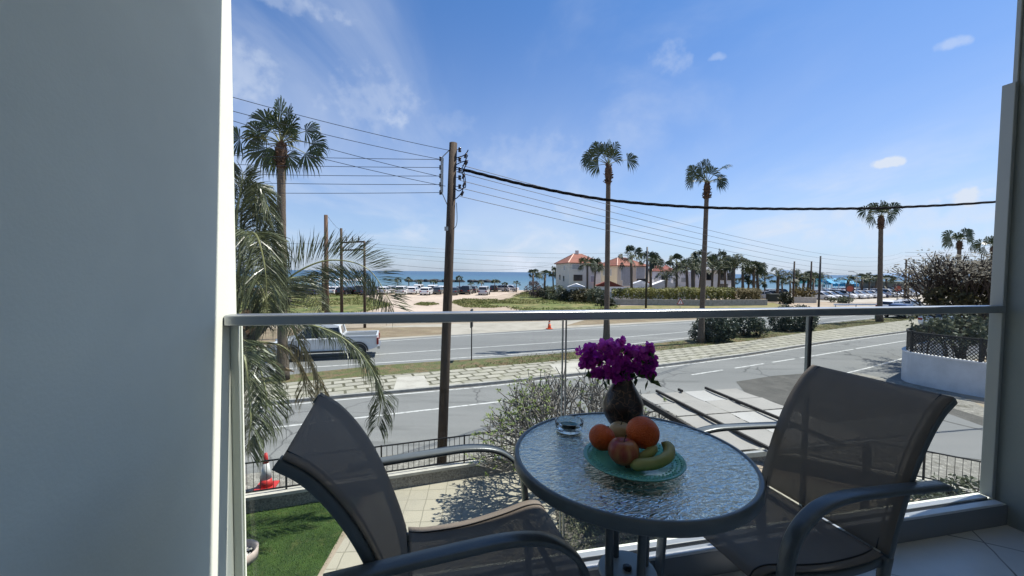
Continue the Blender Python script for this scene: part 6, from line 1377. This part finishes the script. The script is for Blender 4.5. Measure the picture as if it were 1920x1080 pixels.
# ------------------------------------------------------------------ right boundary wall, planting
cw = catmull([V((29, 24.5, 0)), V((22, 20.8, 0)), V((18.3, 18.4, 0)), V((17.0, 17.3, 0)), V((16.95, 16.4, 0)), V((17.5, 15.2, 0)), V((18.6, 13.8, 0)), V((20.5, 12.4, 0))], 6)
w0 = V((17.5, 16, 0)); wr = empty('boundary_wall', w0, 0, 'white rendered boundary wall curving round the corner plot at the right', 'wall')
mb = MB(); wall_along(mb, [p - w0 for p in cw], .12, 0, 1.25); mb.build('wall', m_whitewall, wr)
mb = MB(); wall_along(mb, [p - w0 for p in cw], .145, 1.252, 1.30); mb.build('cap', m_sign_white, wr)
lf = empty('lattice_fence', w0 + V((0, 0, 1.3)), 0, 'dark lattice fence on top of the curving white boundary wall', 'fence'); mb = MB()
cr2 = resample(cw, 180)
for i in range(179):
    a = cr2[i] - w0; b = cr2[i + 1] - w0
    for z in (0, .135, .27, .405, .54, .675):
        mb.beam(a + V((0, 0, z)), b + V((0, 0, z + .135)), .014, .026); mb.beam(a + V((0, 0, z + .135)), b + V((0, 0, z)), .014, .026)
mb.build('lattice', m_black, lf)
mb = MB(); wall_along(mb, [p - w0 for p in cw], .03, .80, .87); mb.build('top_rail', m_black, lf)
for i in range(0, 180, 18):
    mb = MB(); mb.box(cr2[i] - w0 + V((0, 0, .45)), (.08, .08, .9)); mb.build('post', m_black, lf)
# flowering tree and darker mass
ft = empty('flowering_tree', (21.9, 19.6, 0), 0, 'airy tree with pale seed heads over a rust brown lower crown, inside the wall', 'tree')
mb = MB(); rg = random.Random(201); tips = []
for k in range(6):
    a = rg.uniform(0, 6.28); e = R_(rg.uniform(66, 86)); branchy(ft, V((rg.uniform(-.3, .3), rg.uniform(-.3, .3), .1)), V((cos(a) * cos(e), sin(a) * cos(e), sin(e))), 1.5, .08, 5, rg, mb, tips, shrink=.78, spread=21, zlim=rg.uniform(4.9, 6.3))
mb.build('trunk', m_bark_dark, ft)
mb = MB()
for q, d in tips:
    for j in range(6):
        dd = V((rg.gauss(0, 1), rg.gauss(0, 1), rg.gauss(.2, .8))).normalized(); mb.leaf(q + dd * rg.uniform(0, .28), dd, dd.orthogonal().normalized(), rg.uniform(.10, .19), .035, .2)
mb.build('pale_leaves', m_leaf_pale, ft)
mb = MB(); leaf_cloud(mb, 4200, ellipsoids([((.2, 0, 3.3), (1.5, 1.2, .8)), ((-1.0, -.2, 3.4), (.9, 1.0, .6)), ((1.5, .2, 3.5), (1.1, 1.0, .9)), ((.6, 0, 4.3), (.8, .7, .5))]), .17, 202, noise_s=1.4, thr=-.05); mb.build('rusty_leaves', m_leaf_rust, ft)
bush('tree', [((24.6, 20.6, 3.4), (1.7, 1.3, 1.2)), ((25.2, 20.8, 4.9), (1.0, 1.0, .9)), ((23.8, 20.4, 4.2), (.9, .9, .8))], 3800, .17, m_leaf_dark, 'dark leafy tree right of the pale flowering tree', 'tree', None, 203, ns=1.3, thr=.05)
bush('shrub', [((19.0, 17.2, 2.2), (1.0, .9, .75)), ((20.0, 16.6, 2.1), (1.0, .8, .7)), ((18.2, 17.8, 2.5), (.8, .7, .55))], 2300, .17, m_leaf_grey, 'straggly grey green shrub growing over the lattice fence', 'bush', None, 204, ns=1.8, thr=.02)
bush('shrub', [((20.6, 15.6, 1.7), (1.0, .9, .8)), ((21.3, 16.8, 1.9), (1.1, .9, .9))], 2300, .24, m_leaf_dark, 'spiky dark shrub at the right end of the boundary wall', 'bush', None, 205, ns=1.8, thr=.05)
